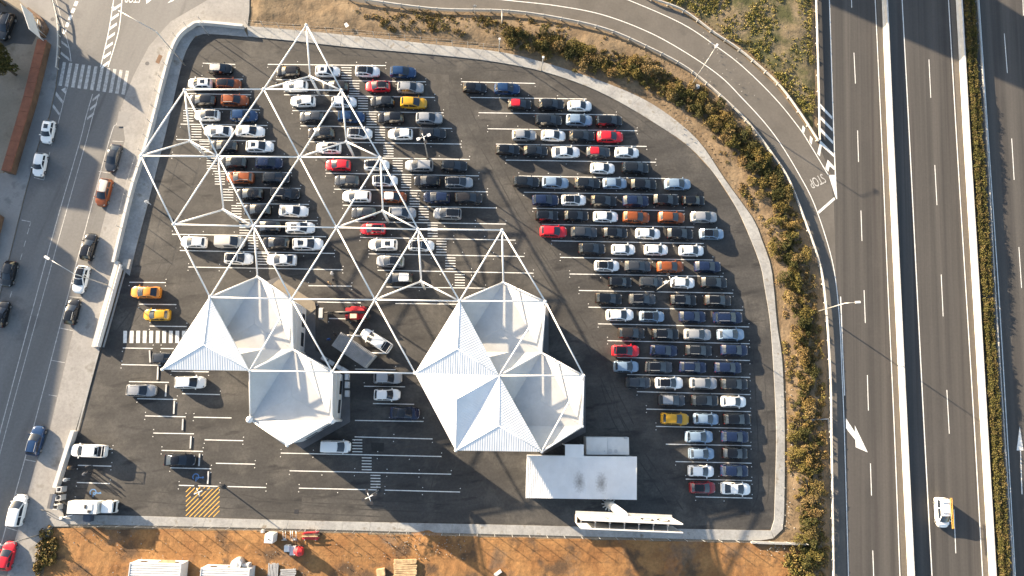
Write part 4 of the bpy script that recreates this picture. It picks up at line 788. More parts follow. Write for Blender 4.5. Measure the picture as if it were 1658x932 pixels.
def car_meshes(k):
    L, W, H, zb, r0, r1, f1, f0, zn, gc, wr = SPEC[k]; X = lambda t: (t - .5) * L; hw = W / 2; D = {}
    st = [(0, .62, zb - .30), (.010, .80, zb - .16), (.04, .925, zb - .04), (.13, .985, zb), (.3, 1, zb), (.5, 1, zb), (f0 - .04, .995, zb), (f0 + .02, .985, zb + .0), (f0 + (1 - f0) * .4, .955, zb * .45 + zn * .55 + .04), (.90, .885, zn + .03), (.945, .79, zn - .02), (.975, .66, zn - .1), (.992, .50, zn - .2), (1, .34, zn - .28)]
    if k == 's' or k == 'p': st[2] = (.03, .93, zb - .02)
    v = []; f = []; sec = None
    for t, wm, zt in st:
        w_ = hw * wm; z0 = gc + (.1 if t in (0, 1) else 0); zm = (z0 + zt) / 2
        pr = [(-w_ * .85, z0), (-w_ * .985, z0 + .1), (-w_, zm), (-w_ * .985, zt - .14), (-w_ * .93, zt - .035), (-w_ * .80, zt), (-w_ * .4, zt + .018), (w_ * .4, zt + .018), (w_ * .80, zt), (w_ * .93, zt - .035), (w_ * .985, zt - .14), (w_, zm), (w_ * .985, z0 + .1), (w_ * .85, z0)]
        n = len(pr); b = len(v); v += [(X(t), y, z) for y, z in pr]
        if b: f += [(b - n + i, b - n + (i + 1) % n, b + (i + 1) % n, b + i) for i in range(n)]
    n = 14; f += [tuple(range(n)), tuple(reversed(range(len(v) - n, len(v))))]
    # cabin shell
    wb = hw * .93; wt = hw * (.76 if k not in 'vp' else .83); sx = [r0, r1, r1 + (f1 - r1) * .33, r1 + (f1 - r1) * .66, f1, f0]
    zr = lambda t: H - .05 * ((t - (r1 + f1) / 2) / ((f1 - r1) / 2 + .01)) ** 2
    b0 = len(v); m_ = 7
    for i, t in enumerate(sx):
        if i in (0, 5): pr = [(-wb * (.9 if i == 0 else .95), zb - .05), (-wb * .86, zb - .0), (-wb * .6, zb + .02), (0, zb + .03), (wb * .6, zb + .02), (wb * .86, zb), (wb * (.9 if i == 0 else .95), zb - .05)]
        else: z = zr(t); q = 1 - .05 * (i == 1); pr = [(-wb, zb - .04), (-wt * q, z - .085), (-wt * q * .86, z - .02), (0, z + .012), (wt * q * .86, z - .02), (wt * q, z - .085), (wb, zb - .04)]
        b = len(v); v += [(X(t), y, z) for y, z in pr]
        if i: f += [(b - m_ + j, b - m_ + j + 1, b + j + 1, b + j) for j in range(m_ - 1)]
    f.append(tuple(reversed(range(b0, b0 + m_)))); f.append(tuple(range(len(v) - m_, len(v))))
    if k == 'p':   # open bed
        x0, x1 = X(.02), X(.385)
        def bx(*a): boxv(*a, v=v, f=f)
    D['body'] = pyd('body', v, f, True)
    me = D['body']; bm = bmesh.new(); bm.from_mesh(me); bmesh.ops.recalc_face_normals(bm, faces=bm.faces[:])
    for e_ in bm.edges:
        if len(e_.link_faces) == 2 and e_.calc_face_angle(0) > R(38): e_.smooth = False
    bm.to_mesh(me); bm.free()
    def grid(name, fn, nu, nv):
        v = [fn(i / nu, j / nv) for i in range(nu + 1) for j in range(nv + 1)]
        f = [(i * (nv + 1) + j, (i + 1) * (nv + 1) + j, (i + 1) * (nv + 1) + j + 1, i * (nv + 1) + j + 1) for i in range(nu) for j in range(nv)]
        return pyd(name, v, f, True)
    def screen(t0, t1, q, smax=.86):     # from roof edge t0 to base t1
        def fn(a, b):
            s = .05 + a * smax; y = (b * 2 - 1); z_r = zr(t0); wtop, wbot = wt * .86 * q, wb * .86
            yy = y * (wtop + (wbot - wtop) * s); zc = (z_r - .0) * (1 - s) + (zb + .03) * s; sag = .045 * y * y
            x = X(t0) + (X(t1) - X(t0)) * s; return (x + (1 if t1 > t0 else -1) * (.02 + (.13 if t1 > t0 else .05) * (1 - y * y) - .05), yy, zc + .045 - sag)
        return grid('screen', fn, 3, 6)
    D['windscreen'] = screen(f1, f0, 1); D['rear_window'] = screen(r1, r0, .95, .62 if k in 'vhcbem' else .85)
    # roof skin
    D['roof'] = grid('roof', lambda a, b: (X(r1 + .012 + (f1 - r1 - .02) * a) + (a - .35) * .09 * (1 - (b * 2 - 1) ** 2), (b * 2 - 1) * wt * (.95 if a > .1 else .92), zr(r1 + (f1 - r1) * a) + .026 - .075 * (b * 2 - 1) ** 4), 4, 8)
    xa, xb_ = X(r0 + (r1 - r0) * (.75 if k in 'vhcbem' else .45)), X(f1 + (f0 - f1) * .78); xt0, xt1 = X(r1 + .02), X(f1 + .005); xm = (xt0 * .46 + xt1 * .54)
    def side(s, fr):
        def pt(x, h): yy = wb + (wt - wb) * h + .018; return (x, s * yy, zb + .02 + (zr(.5) - .1 - zb) * h)
        if fr: q = [pt(xm + .06, .06), pt(xb_ - .1, .06), pt(xt1 - .04, .9), pt(xm + .06, .92)]
        else: q = [pt(xa + .12, .1), pt(xm - .05, .06), pt(xm - .05, .92), pt(xt0 + .12, .88)]
        return pyd('side_window', q, [(0, 1, 2, 3)] if s < 0 else [(3, 2, 1, 0)])
    for s in (-1, 1):
        D['side_window', s, 1] = side(s, True)
        D['side_window', s, 0] = side(s, False)
        v, f = boxv(X(f0) - .22, s * (hw * .93 + .13), zb + .03, .13, .22, .14); D['mirror', s] = pyd('mirror', v, f)
        v, f = boxv(X(.937), s * hw * .665, zn - .055, .24, .17, .10, -s * .75, taper=.8); D['headlight', s] = pyd('headlight', v, f)
        v, f = boxv(X(.022), s * hw * .70, zb - .14, .09, .2, .14, s * .5, taper=.8); D['taillight', s] = pyd('taillight', v, f)
        v, f = boxv(X((r1 + f1) / 2), s * wt * .86, zr(.4) + .035, L * (f1 - r1) * .86, .045, .05); D['roof_rail', s] = pyd('roof_rail', v, f)
    v, f = [], []; n = 16
    tubev((0, -.11, 0), (0, .11, 0), wr, n=n, v=v, f=f); D['wheel'] = pyd('wheel', v, f); D['wheel'].materials.append(M['tyre'])
    v, f = tubev((0, -.118, 0), (0, .118, 0), wr * .64, n=n); D['rim'] = pyd('rim', v, f); D['rim'].materials.append(M['rim'])
    D['sunroof'] = grid('sunroof', lambda a, b: (X(r1 + (f1 - r1) * (.30 + .45 * a)), (b * 2 - 1) * wt * .56, zr(r1 + (f1 - r1) * (.3 + .45 * a)) + .036 - .02 * (b * 2 - 1) ** 2), 2, 4)
    v, f = boxv(X(.006) - .01, 0, zb - .34, .02, .5, .12); D['number_plate'] = pyd('number_plate', v, f)
    v, f = boxv(X(.995) + .0, 0, zn - .33, .06, hw * .9, .16); D['grille'] = pyd('grille', v, f)
    D['wheels'] = [(X(.185), s * (hw - .12), wr) for s in (-1, 1)] + [(X(.805), s * (hw - .12), wr) for s in (-1, 1)]
    for q, m in (('windscreen', 'car_glass'), ('rear_window', 'car_glass'), ('sunroof', 'car_glass'), ('number_plate', 'plate'), ('grille', 'black_trim')): D[q].materials.append(M[m])
    for s in (-1, 1):
        for a in (0, 1): D['side_window', s, a].materials.append(M['car_glass'])
        D['headlight', s].materials.append(M['headlight']); D['taillight', s].materials.append(M['taillight']); D['roof_rail', s].materials.append(M['galvanised'])
    for q in ('body', 'roof', ('mirror', 1), ('mirror', -1)): D[q].materials.append(M['black_trim'])
    return D
CM = {k: car_meshes(k) for k in SPEC}
def part(name, me, parent, m=None, loc=None):
    o = bpy.data.objects.new(name, me); C.objects.link(o); o.parent = parent
    if loc: o.location = loc
    if m: o.material_slots[0].link = 'OBJECT'; o.material_slots[0].material = m
    return o
def car(x, y, rz, k, body, roof, label, group, opts='', name=None, cat='car', z=0.016):
    L, W, H = SPEC[k][:3]; c = P(x, y, H * .5); D = CM[k]; nm = name or ('parked_car' if k not in 'vp' else ('parked_van' if k == 'v' else 'pickup_truck'))
    e = empty(nm, (c.x, c.y, z), rz); tag(e, label, cat, group); pm = paint(body)
    bo = part('body', D['body'], e, pm); part('windscreen', D['windscreen'], e); part('rear_window', D['rear_window'], e)
    rf = part('roof', D['roof'], e, paint(roof) if roof != 'K' else M['car_black'])
    for s in (-1, 1):
        part('side_window', D['side_window', s, 1], e)
        if not (k == 'p' or (k == 'v' and 'w' not in opts)): part('side_window', D['side_window', s, 0], e)
        part('mirror', D['mirror', s], e, pm if body != 'S' else M['black_trim']); part('headlight', D['headlight', s], e); part('taillight', D['taillight', s], e)
        if 'r' in opts: part('roof_rail', D['roof_rail', s], rf)
    for q in D['wheels']: part('rim', D['rim'], part('wheel', D['wheel'], e, loc=q))
    if 's' in opts: part('sunroof', D['sunroof'], rf)
    part('number_plate', D['number_plate'], bo); part('grille', D['grille'], bo)
    return e
ORD = ['first', 'second', 'third', 'fourth', 'fifth', 'sixth', 'seventh', 'eighth', 'ninth', 'tenth', 'eleventh', 'twelfth', 'thirteenth', 'fourteenth', 'fifteenth', 'sixteenth', 'seventeenth', 'eighteenth', 'nineteenth', 'twentieth',
       'twenty-first', 'twenty-second', 'twenty-third', 'twenty-fourth', 'twenty-fifth']
# each car: x y front(L/R) type body[roof][options]
BLOCK = {
'left': ['357 111 R m KEr', '323.5 134.8 L m W_s 370 135.5 R h OK', '327 162 L c K_ 380 162 R c O_r', '335 186 L h WK 395 187 R c B_', '353 212 L s W_ 405 212 R s W_', '362 236 L c G_ 420.6 236.7 R c W_s', '377 262.6 L c G_ 436 263.3 R c N_',
  '388.7 287 L c O_r 447 288 R c G_', '404 314 L c K_ 461.5 313.5 R b K_r', '416 339.7 L c K_ 475.3 341 R s W_', '432 367 L c G_ 486 368.3 R e W_s', '313.5 391.5 L h W_ 371.8 391 R v E_ 446 393.3 L c K_ 498.3 394.8 R b W_s', '386.5 418 R c WK 455.7 420.3 L s W_'],
'middle': ['466 115.4 L m KT 530.4 115 R h W_s 595 115 R h WK 652.8 116.5 R c B_', '478 139 L h W_ 543 139.4 L c KT 611.5 139.3 L h RKr 664.7 141.3 R c S_r', '490.4 163.4 L h W_ 557 164.6 R h W_ 619 164 L h G_ 669.8 166 R c Y_', '504.4 188.7 L h g_ 569 188.7 R c B_ 632.5 190 L c K_ 695 191 R c S_',
  '519.6 214.8 L c TG 582.4 215.3 R h WK 648.2 216.6 L h W_ 700.7 215.8 R e G_', '531.7 239 L h WK', '547 266.7 L h R_ 610 266.7 R h WK 678.6 267.5 L e S_ 735.6 268.3 R c G_', '561.3 292 L h g_ 623.4 292 R h WKs 691.3 293 L c K_ 743.2 294.8 R e SK',
  '577.3 317.4 L e W_ 638 318.6 R h OW 707 319.3 L c N_ 759.2 320.3 R e T_', '588.7 344 L h g_ 651.5 344.3 R c S_ 724.2 345.4 L e SK', '603.4 370.2 L h RK', '620 395.6 L e W_s 682.4 397 R h WK', '631.8 422.6 L c SK', '646 450 L c GW'],
'right': ['769.3 142 R h K_ 821.5 143.2 R c B_', '841.8 168.6 R h KR 893 168.6 R c G_ 938.8 171 R h W_', '888.7 194 R e G_ 938 194 R c L_ 986.7 195.2 R e K_', '848.9 218.5 R h S_ 896.2 219 R h W_ 942.6 220 R c G_ 988 221 R c R_',
  '822.8 242.2 R h K_ 867.6 244 R h G_ 916.5 245.8 R s W_ 969 245.8 R h gR 1015.3 246.6 R h W_', '976 272 R h W_ 1029.2 271.4 R e G_', '852.4 294.2 R c G_ 899.5 295.4 R c L_ 951.2 296.5 R c G_ 995.8 296.5 R h L_ 1042.4 298.5 R c K_ 1097.6 297.7 R c L_',
  '883.6 323.8 R c N_ 929.2 323.4 R h WK 978 325 R c K_ 1030 325 R c N_ 1079 323.4 R c K_ 1123 324.6 R m K_', '886 349 R m K_ 933.5 349.2 R h K_ 980.9 350.4 R h W_ 1030.5 351.2 R c O_ 1087.5 351.8 R c O_ 1140 351 R c S_', '896.3 374.6 R c R_ 946.2 375.8 R c g_ 997 377 R h K_ 1049.5 377.8 R h W_ 1101.4 378.4 R c K_ 1152.8 378.4 R h LK',
  '958.8 402.4 R c G_ 1009.5 403.6 R m W_ 1062.7 404 R m W_ 1120 405.4 R h W_', '982.9 430 R h WK 1033 430.8 R c g_ 1085.7 431.5 R c O_ 1146.5 431.5 R c N_', '1004.4 456.4 R m K_ 1054.6 456.2 R m g_ 1106 457.4 R m W_ 1156.6 457.4 R c G_', '986.2 483.4 R c K_ 1040.6 484 R c gKr 1107 485.8 R c K_r 1163 486.2 R c TKr',
  '1003.9 509.5 R c W_ 1055.8 512 R h LK 1121.7 512.5 R c N_ 1179.2 513.8 R b N_r', '1022.9 539.2 R c T_ 1078 540.6 R c K_r 1129.8 541.2 R c S_ 1183.7 541.2 R c L_', '1013.3 567.7 R c RK 1075.3 567.2 R c N_ 1131.8 567.2 R c G_r 1189.6 566.5 R c N_', '1014 593.2 R h L_ 1067.2 593.8 R c gKr 1122.4 594.3 R c N_r 1179.4 595 R c N_',
  '1033.5 619 R h g_ 1083.7 619.7 R c WK 1139.4 620.2 R c S_ 1189.6 621.6 R c G_', '1088 647.5 R c gS 1141.4 648 R c G_ 1188 650 R h W_', '1093.3 677.9 R c Y_ 1143.7 678 R h L_ 1193.9 678.4 R c K_', '1132.3 706.7 R c L_ 1190.8 706.8 R c N_', '1136.4 734.2 R h L_ 1190.8 733.7 R h K_', '1135.6 762.5 R h W_ 1190 762 R c N_', '1138 789.3 R h DK 1191.8 791 R s W_']}
rj = random.Random(17)
def vang(x, y, front):
    a, b = P(x - 20, y - .4).xy, P(x + 20, y + .4).xy; d = b - a; return math.atan2(d.y, d.x) + (math.pi if front == 'L' else 0) + R(rj.uniform(-1.5, 1.5))
for bk, rows in BLOCK.items():
    for ri, row in enumerate(rows):
        t = row.split(); cars = [t[i:i + 5] for i in range(0, len(t), 5)]; cars.sort(key=lambda q: float(q[0]))
        for ci, (x, y, fr, k, code) in enumerate(cars):
            body, roof, opt = code[0], code[1], code[2:]; roof = body if roof == '_' else roof; extra = ''
            if roof != body: extra = ' with %s roof' % PNAME[roof]
            elif 's' in opt: extra = ' with dark sunroof'
            pos = 'alone' if len(cars) == 1 else ('%s from left' % ORD[ci])
            lb = '%s %s%s, %s in %s row, %s block' % (PNAME[body], NAMES[k], extra, pos, ORD[ri], bk)
            car(float(x), float(y), vang(float(x), float(y), fr), k, body, roof, lb, 'cars in the %s parking block' % bk, opt)
def facing(x, y, x2, y2): d = P(x2, y2).xy - P(x, y).xy; return math.atan2(d.y, d.x)
for x, y, fr, k, code, lb in [(235.6, 472.7, 'L', 's', 'C_', 'orange saloon at the car park\'s left edge above the yellow car'), (253.3, 509.4, 'L', 'h', 'Y_', 'yellow hatchback just above the zebra crossing of the car park'),
      (228.7, 631.7, 'R', 'c', 'Sr', 'silver crossover parked alone left of a wheel stop line'), (307.8, 618.8, 'R', 'e', 'W_', 'white estate right below the left ribbed awning'), (268, 580, 'R', 'h', 'g_', 'grey hatchback mostly hidden under the left ribbed awning'),
      (628, 611.5, 'R', 'c', 'S_', 'silver crossover topmost of three beside the left pavilion'), (626.7, 638.8, 'R', 'h', 'W_', 'white hatchback middle of three beside the left pavilion'), (655.8, 668.8, 'R', 's', 'NG', 'dark navy saloon lowest of three beside the left pavilion'),
      (543.6, 723, 'R', 'v', 'W_', 'white panel van below the left pavilion\'s tip'), (291.3, 744.5, 'R', 's', 'K_', 'black saloon alone above the yellow hatched bay')]:
    body, roof = code[0], code[1]; opt = ''
    if roof == 'r': roof, opt = body, 'r'
    roof = body if roof == '_' else roof; car(x, y, vang(x, y, fr), k, body, roof, lb, 'cars round the pavilions', opt, cat='van' if k == 'v' else 'car')
# cars along the street, all parallel to it
for x, y, x2, y2, k, body, roof, opt, lb in [(77, 213, 73, 233, 'm', 'W', 'W', 's', 'white small car, upper of two parked on the far street side'), (64, 266, 60, 286, 'm', 'W', 'W', '', 'white small car, lower of two parked on the far street side'),
      (183, 255, 176, 280, 's', 'g', 'g', '', 'grey saloon topmost of the row parked beside the pavement'), (167.5, 311, 160, 338, 'e', 'O', 'E', 'r', 'orange-red estate with roof rack parked beside the pavement'), (143.5, 399, 150, 374, 'c', 'K', 'K', 'r', 'black crossover below the orange-red estate on the street'),
      (130.5, 452, 124, 477, 'c', 'W', 'K', '', 'white crossover with black roof parked beside the sliding gate'), (116.5, 504, 122, 480, 'h', 'K', 'K', 'r', 'black hatchback below the white crossover on the street'), (57.5, 713, 64, 688, 'c', 'B', 'B', 'r', 'dark blue crossover parked alone on the lower street'),
      (28, 826, 34, 800, 'v', 'W', 'W', 'w', 'white windowed van parked on the lower street'), (11, 900, 18, 872, 'h', 'R', 'R', '', 'red hatchback at the lower left corner on the street'), (13.5, 443, 7, 468, 'h', 'G', 'G', '', 'dark grey hatchback on the far street side left of the lamp'),
      (2, 508, 8, 484, 'h', 'K', 'K', '', 'black hatchback cut by the photograph\'s left edge'), (8, 42, 0, 62, 'b', 'G', 'G', 'r', 'dark large SUV in the shaded upper left yard')]:
    car(x, y, facing(x, y, x2, y2), k, body, roof, lb, 'cars along the street', opt, cat='van' if k == 'v' else 'car', z=0.006 if body != 'G' or x > 9 else .012)

# pickups: cab from the same builder, with an open bed
def pickup(x, y, rz, label):
    e = car(x, y, rz, 'p', 'W', 'W', label, None, '', cat='pickup'); L, W, H = SPEC['p'][:3]
    box('bed_floor', (-L * .385, 0, 1.085), (L * .19, W * .80, .02), 'dark_metal', e)
    for s in (-1, 1): box('bed_side', (-L * .385, s * W * .445, 1.2), (L * .2, .08, .34), 'car_white', e); box('rack_bar', (-L * .2, s * W * .43, 1.86), (L * .55, .05, .05), 'steel_white', e)
    box('tailgate', (-L * .485, 0, 1.2), (.07, W * .82, .34), 'car_white', e); box('rack_cross', (-L * .46, 0, 1.86), (.05, W * .86, .05), 'steel_white', e)
    for s in (-1, 1): box('rack_post', (-L * .46, s * W * .43, 1.5), (.05, .05, .7), 'steel_white', e)
    box('tool_box', (-L * .36, .3, 1.25), (.5, .4, .28), 'dark_metal', e)
    return e
pickup(143, 729.5, vang(143, 729, 'L'), 'white pickup with open load bed beside the short white wall')
pickup(609, 551, facing(609, 551, 584, 535), 'white pickup parked askew beside the grey container')
# motorway van with ladder rack
mv = car(1526.5, 830, facing(1525, 820, 1527, 850), 'v', 'W', 'W', 'white van with yellow ladders on its roof driving on the motorway', None, 'w', name='motorway_van', cat='van', z=.012)
for s in (.62, .86):
    e2 = box('ladder_rail', (-.1, s, 2.0), (4.5, .045, .07), 'paint_yellow', mv)
for k in range(12): box('ladder_rung', (-2.2 + k * .38, .74, 2.0), (.04, .2, .04), 'paint_yellow', mv)
for s in (-1.6, -.1): box('rack_bar', (s, .1, 1.92), (.06, 1.5, .08), 'galvanised', mv)
# box truck at the lower left corner
c = P(153, 820, 1.3); e = empty('box_truck', (c.x, c.y, .016), vang(153, 820, 'R')); tag(e, 'white box truck parked at the car park\'s lower left corner', 'truck')
box('cargo_box', (-1.05, 0, 1.75), (4.2, 1.75, 1.7), 'white_box', e, bev=.05); box('cab', (2.15, 0, 1.25), (1.85, 1.75, 1.75), 'car_white', e, taper=.88, bev=.12); box('windscreen', (2.98, 0, 1.6), (.12, 1.4, .6), 'car_glass', e)
box('chassis', (0, 0, .62), (6.2, .9, .3), 'dark_metal', e); box('roof_hatch', (.1, .1, 2.63), (.6, .9, .08), 'grey_box', e); box('roof_vent', (-.6, .15, 2.63), (.28, .5, .08), 'dark_metal', e); box('roof_fan', (.0, -.5, 2.66), (.4, .35, .14), 'dark_metal', e)
for x_ in (-2.2, 2.2):
    for s in (-1, 1):
        o = part('wheel', CM['b']['wheel'], e, loc=(x_, s * .75, .36)); part('rim', CM['b']['rim'], o)
for s in (-1, 1): box('mirror', (2.75, s * 1.0, 1.7), (.1, .18, .3), 'dark_metal', e)

# ------------------------------------------------------------------ site equipment among the pavilions
q = [P(552, 537, 2.55), P(608, 574.5, 2.55), P(590.3, 595, 2.55), P(536.7, 559, 2.55)]; c = sum(q, Vector()) / 4; e = empty('grey_container', (c.x, c.y, .016))
tag(e, 'grey ribbed container set askew between the pavilions', 'container')
sh = [p.lerp(c, .02) for p in q]
for i in range(4):
    a, b = sh[i], sh[(i + 1) % 4]; rel(obj('side_panel', [(a.x, a.y, .12), (b.x, b.y, .12), (b.x, b.y, 2.5), (a.x, a.y, 2.5)], [(0, 1, 2, 3)], 'grey_box'), e)
for i in range(26):
    v = []
    for t, z in ((i / 26, 0), ((i + .5) / 26, 0), ((i + .6) / 26, .06), ((i + .9) / 26, .06), ((i + 1) / 26, 0)):
        a, b = q[0].lerp(q[1], t), q[3].lerp(q[2], t); v += [a + Vector((0, 0, z)), b + Vector((0, 0, z))]
    rel(obj('roof_sheet', v, [(2 * k, 2 * k + 1, 2 * k + 3, 2 * k + 2) for k in range(4)], 'grey_roof'), e)
for a, b in (((562, 542.5), (585, 543.5)), ((602, 571), (627, 571.5))): rel(tube('outrigger', P(*a, .9), P(*b, .9), .11, 'steel_white'), e); rel(tube('outrigger_leg', P(*b, .9), P(*b, 0), .09, 'steel_white'), e)
# red telehandler with its boom towards the left pavilion
c = P(577, 507, 1.0); e = empty('telehandler', (c.x, c.y, .016), R(180)); tag(e, 'red telehandler with long dark boom reaching to the left pavilion', 'telehandler')
box('chassis', (0, 0, .85), (3.4, 1.7, .7), 'red_steel', e, bev=.1); box('engine_cover', (-.3, -.62, 1.45), (2.2, .75, .6), 'red_steel', e, bev=.1); box('cab', (.2, .6, 1.7), (1.3, .85, 1.3), 'red_steel', e, taper=.85, bev=.06); box('cab_glass', (.95, .6, 1.75), (.08, .7, .8), 'car_glass', e); box('cab_roof', (.2, .6, 2.39), (1.0, .68, .06), 'plaster', e); box('counterweight', (-1.7, 0, 1.0), (.5, 1.6, .7), 'dark_metal', e, bev=.08)
for x_ in (-1.15, 1.2):
    for s in (-1, 1):
        o = part('wheel', CM['b']['wheel'], e, loc=(x_, s * .95, .52)); part('rim', CM['b']['rim'], o); o.scale = (1.45, 1.6, 1.45)
tube('boom', (-1.4, -.05, 1.75), (3.6, -.05, 1.55), .2, 'dark_metal', e, n=6); tube('boom_tip', (3.5, -.05, 1.55), (5.0, -.05, 1.1), .13, 'dark_metal', e, n=6); tube('boom_ram', (.2, .25, 1.35), (2.6, .12, 1.4), .1, 'dark_metal', e)
box('bucket', (5.45, 0, .75), (.75, 1.8, .7), 'grey_box', e, taper=.8); box('fork_plate', (5.05, 0, 1.0), (.12, 1.5, .5), 'dark_metal', e)

# gate canopy at the lower left entrance
e = empty('gate_canopy', P(88, 818)); tag(e, 'small dark gate canopy on posts at the lower left entrance', 'canopy')
gz = 2.6; ga = lambda x, y: (60 + x / 10.36, 770 + y / 10.36)
rel(poly('roof_panel', px([ga(*p) for p in ((222, 305), (272, 305), (214, 552), (170, 548))], gz), 'dark_plinth', gz, gz + .1), e); rel(poly('roof_panel', px([ga(*p) for p in ((276, 305), (328, 305), (262, 560), (218, 552))], gz), 'navy_metal', gz, gz + .12), e)
for p in ((235, 330), (310, 330), (190, 530), (255, 540)): a = P(*ga(*p), gz); rel(tube('post', (a.x, a.y, 0), (a.x, a.y, gz), .07, 'dark_metal'), e)
for p, s in (((405, 225), .75), ((390, 360), .8), ((345, 520), .7)):
    a = P(*ga(*p), .8); v, f = [], []
    for dx, dy, sx, sy in ((0, .42, 1, .16), (0, -.42, 1, .16), (.42, 0, .16, .7), (-.42, 0, .16, .7)): boxv(a.x + dx * s, a.y + dy * s, .7, sx * s, sy * s, 1.4, 0, v, f)
    rel(obj('turnstile_frame', v, f, 'grey_box'), e)
o = box('utility_cabinet', (P(144, 838, .5).x, P(144, 838, .5).y, .55), (1.1, 1.0, 1.1), 'navy_metal', bev=.04); tag(o, 'dark blue utility cabinet at the strip\'s left end below the truck', 'cabinet')
e = empty('entrance_post', P(104, 837)); tag(e, 'white barrier arm at the lower left entrance', 'barrier arm'); rel(tube('arm', P(101, 838, .3), P(117, 833.5, .5), .07, 'steel_white'), e); rel(box('arm_hinge', (P(101, 838).x, P(101, 838).y, .25), (.35, .35, .5), 'white_box'), e)
e = empty('crossing_barrier', P(66, 825)); tag(e, 'small dark barrier on the pavement left of the gate canopy', 'barrier')
rel(tube('rail', P(66, 825, .8), P(78, 828, .8), .05, 'dark_metal'), e); rel(tube('post', P(66, 825, 0), P(66, 825, .8), .05, 'dark_metal'), e); rel(tube('post', P(78, 828, 0), P(78, 828, .8), .05, 'dark_metal'), e)

# site cabins and materials on the orange plot
def cabin(x0, x1, ytop, label, n_):
    a, b = P(x0, ytop), P(x1, ytop + 2); d = (b - a).xy; ang = math.atan2(d.y, d.x); c = (a + b) / 2; Lc = d.length; e = empty('site_cabin', (c.x, c.y, .1), ang); tag(e, label, 'cabin'); Dp = 3.0
    box('cabin_body', (0, -Dp / 2, 1.25), (Lc, Dp, 2.5), 'cladding', e)
    for k in range(n_): box('roof_rib', (0, -.2 - k * Dp / n_, 2.54), (Lc * .97, Dp / n_ * .55, .08), 'white_box', e)
    for s in (-1, 1): box('edge_trim', (s * (Lc / 2 - .05), -Dp / 2, 2.56), (.14, Dp, .14), 'grey_box', e)
    box('front_trim', (0, .0, 2.55), (Lc, .14, .14), 'white_box', e)
    for s in (-.3, .05, .33): box('window', (s * Lc, .02, 1.5), (.9, .05, .7), 'dark_glass', e)
    return e
cb = cabin(225, 306, 905, 'white ribbed site cabin at the bottom edge, left one', 9); box('cable_bracket', (1.6, .3, 2.4), (2.0, .4, .08), 'wood', cb)
cb = cabin(337, 414, 913, 'white ribbed site cabin with round tank at the bottom edge', 9)
c = P(389, 909); e = empty('water_tank', (c.x, c.y, .1)); tag(e, 'round white water tank beside the right site cabin', 'tank'); tube('drum', (0, 0, 0), (0, 0, 1.9), .75, 'white_box', e, n=20); tube('lid', (0, 0, 1.9), (0, 0, 2.0), .3, 'grey_box', e, n=14)
c = P(403, 913); o = box('generator', (c.x, c.y, 1.0), (1.0, .7, 1.4), 'grey_box', bev=.05); tag(o, 'small grey generator right of the round water tank', 'generator')
c = P(440, 869, .8); e = empty('portable_toilet', (c.x, c.y, .1), R(-4)); tag(e, 'white portable toilet cubicle on the orange plot by the fence', 'toilet')
box('cubicle', (0, 0, 1.1), (1.25, 1.3, 2.2), 'white_box', e, bev=.05); tube('vent', (0, -.1, 2.2), (0, -.1, 2.3), .08, 'dark_metal', e); box('door', (0, .66, 1.05), (.8, .04, 1.9), 'grey_box', e)
o = box('bin', (P(427, 859).x, P(427, 859).y, .45), (.5, .5, .8), 'grey_box', taper=.85, bev=.06); tag(o, 'small grey bin left of the portable toilet', 'bin')
e = empty('concrete_mixer', P(478, 890)); tag(e, 'concrete mixer with red drum on the orange plot', 'mixer')
a = P(487, 892, 1); v, f = [], []; tubev((a.x - .9, a.y, 1.1), (a.x - .2, a.y, 1.2), .35, .75, 16, v, f); tubev((a.x - .2, a.y, 1.2), (a.x + .35, a.y, 1.25), .75, .55, 16, v, f); rel(obj('drum', v, f, 'red_steel'), e)
a = P(469, 889.5, 1); rel(box('engine_box', (a.x - .3, a.y + .2, 1.0), (.8, .9, 1.0), 'white_box', bev=.04), e); rel(box('hopper', (a.x + .5, a.y - .1, .9), (.7, 1.1, .9), 'grey_box', taper=1.15), e); rel(box('frame', (a.x + .6, a.y, .4), (2.6, .9, .16), 'dark_metal'), e)
for s in (-.5, .5): rel(tube('wheel', (a.x - .2, a.y + s - .08, .35), (a.x - .2, a.y + s + .08, .35), .32, 'tyre', n=14), e)
e = empty('scaffold_rack', P(502, 865)); tag(e, 'red steel rack of planks by the fence on the orange plot', 'rack'); a = P(502, 866, .6)
for k in range(6): rel(box('plank', (a.x + (k % 2) * .2, a.y - .55 + k * .2, .55 + (k % 3) * .1), (2.3, .16, .07), 'red_steel' if k in (0, 1, 4, 5) else 'wood', rz=R(k * 1.5 - 3)), e)
for s in (-.8, .8): rel(box('bearer', (a.x + s, a.y - .05, .3), (.1, 1.5, .5), 'galvanised'), e)
e = empty('barrier_frames', P(472, 865)); tag(e, 'upright steel crowd barrier frames between toilet and red rack', 'barrier frames')
for x in (460, 464, 472, 475, 481): a, b = P(x, 858), P(x + .5, 873); rel(tube('frame_bar', (a.x, a.y, .6), (b.x, b.y, .6), .05, 'galvanised'), e)
for x in (462, 478): a = P(x, 873); rel(tube('frame_bar', (a.x - .4, a.y, .6), (a.x + .4, a.y, .6), .05, 'galvanised'), e); rel(box('frame_foot', (a.x, a.y + .1, .35), (.3, .3, .5), 'galvanised'), e)
def planks(name, x, y, nx, L_, Wd, m, label, rz=0.0, lay=2):
    c = P(x, y, .4); e = empty(name, (c.x, c.y, .1), rz); tag(e, label, 'planks'); rg_ = random.Random(int(x))
    for l_ in range(lay):
        for k in range(nx): box('plank', (rg_.uniform(-.12, .12), -Wd / 2 + Wd * (k + .5) / nx, .16 + l_ * .12), (L_, Wd / nx * .72, .08), m, e, rz=R(rg_.uniform(-3, 3)))
    for s in (-1, 1): box('bearer', (s * L_ * .36, 0, .05), (.12, Wd, .1), m, e)
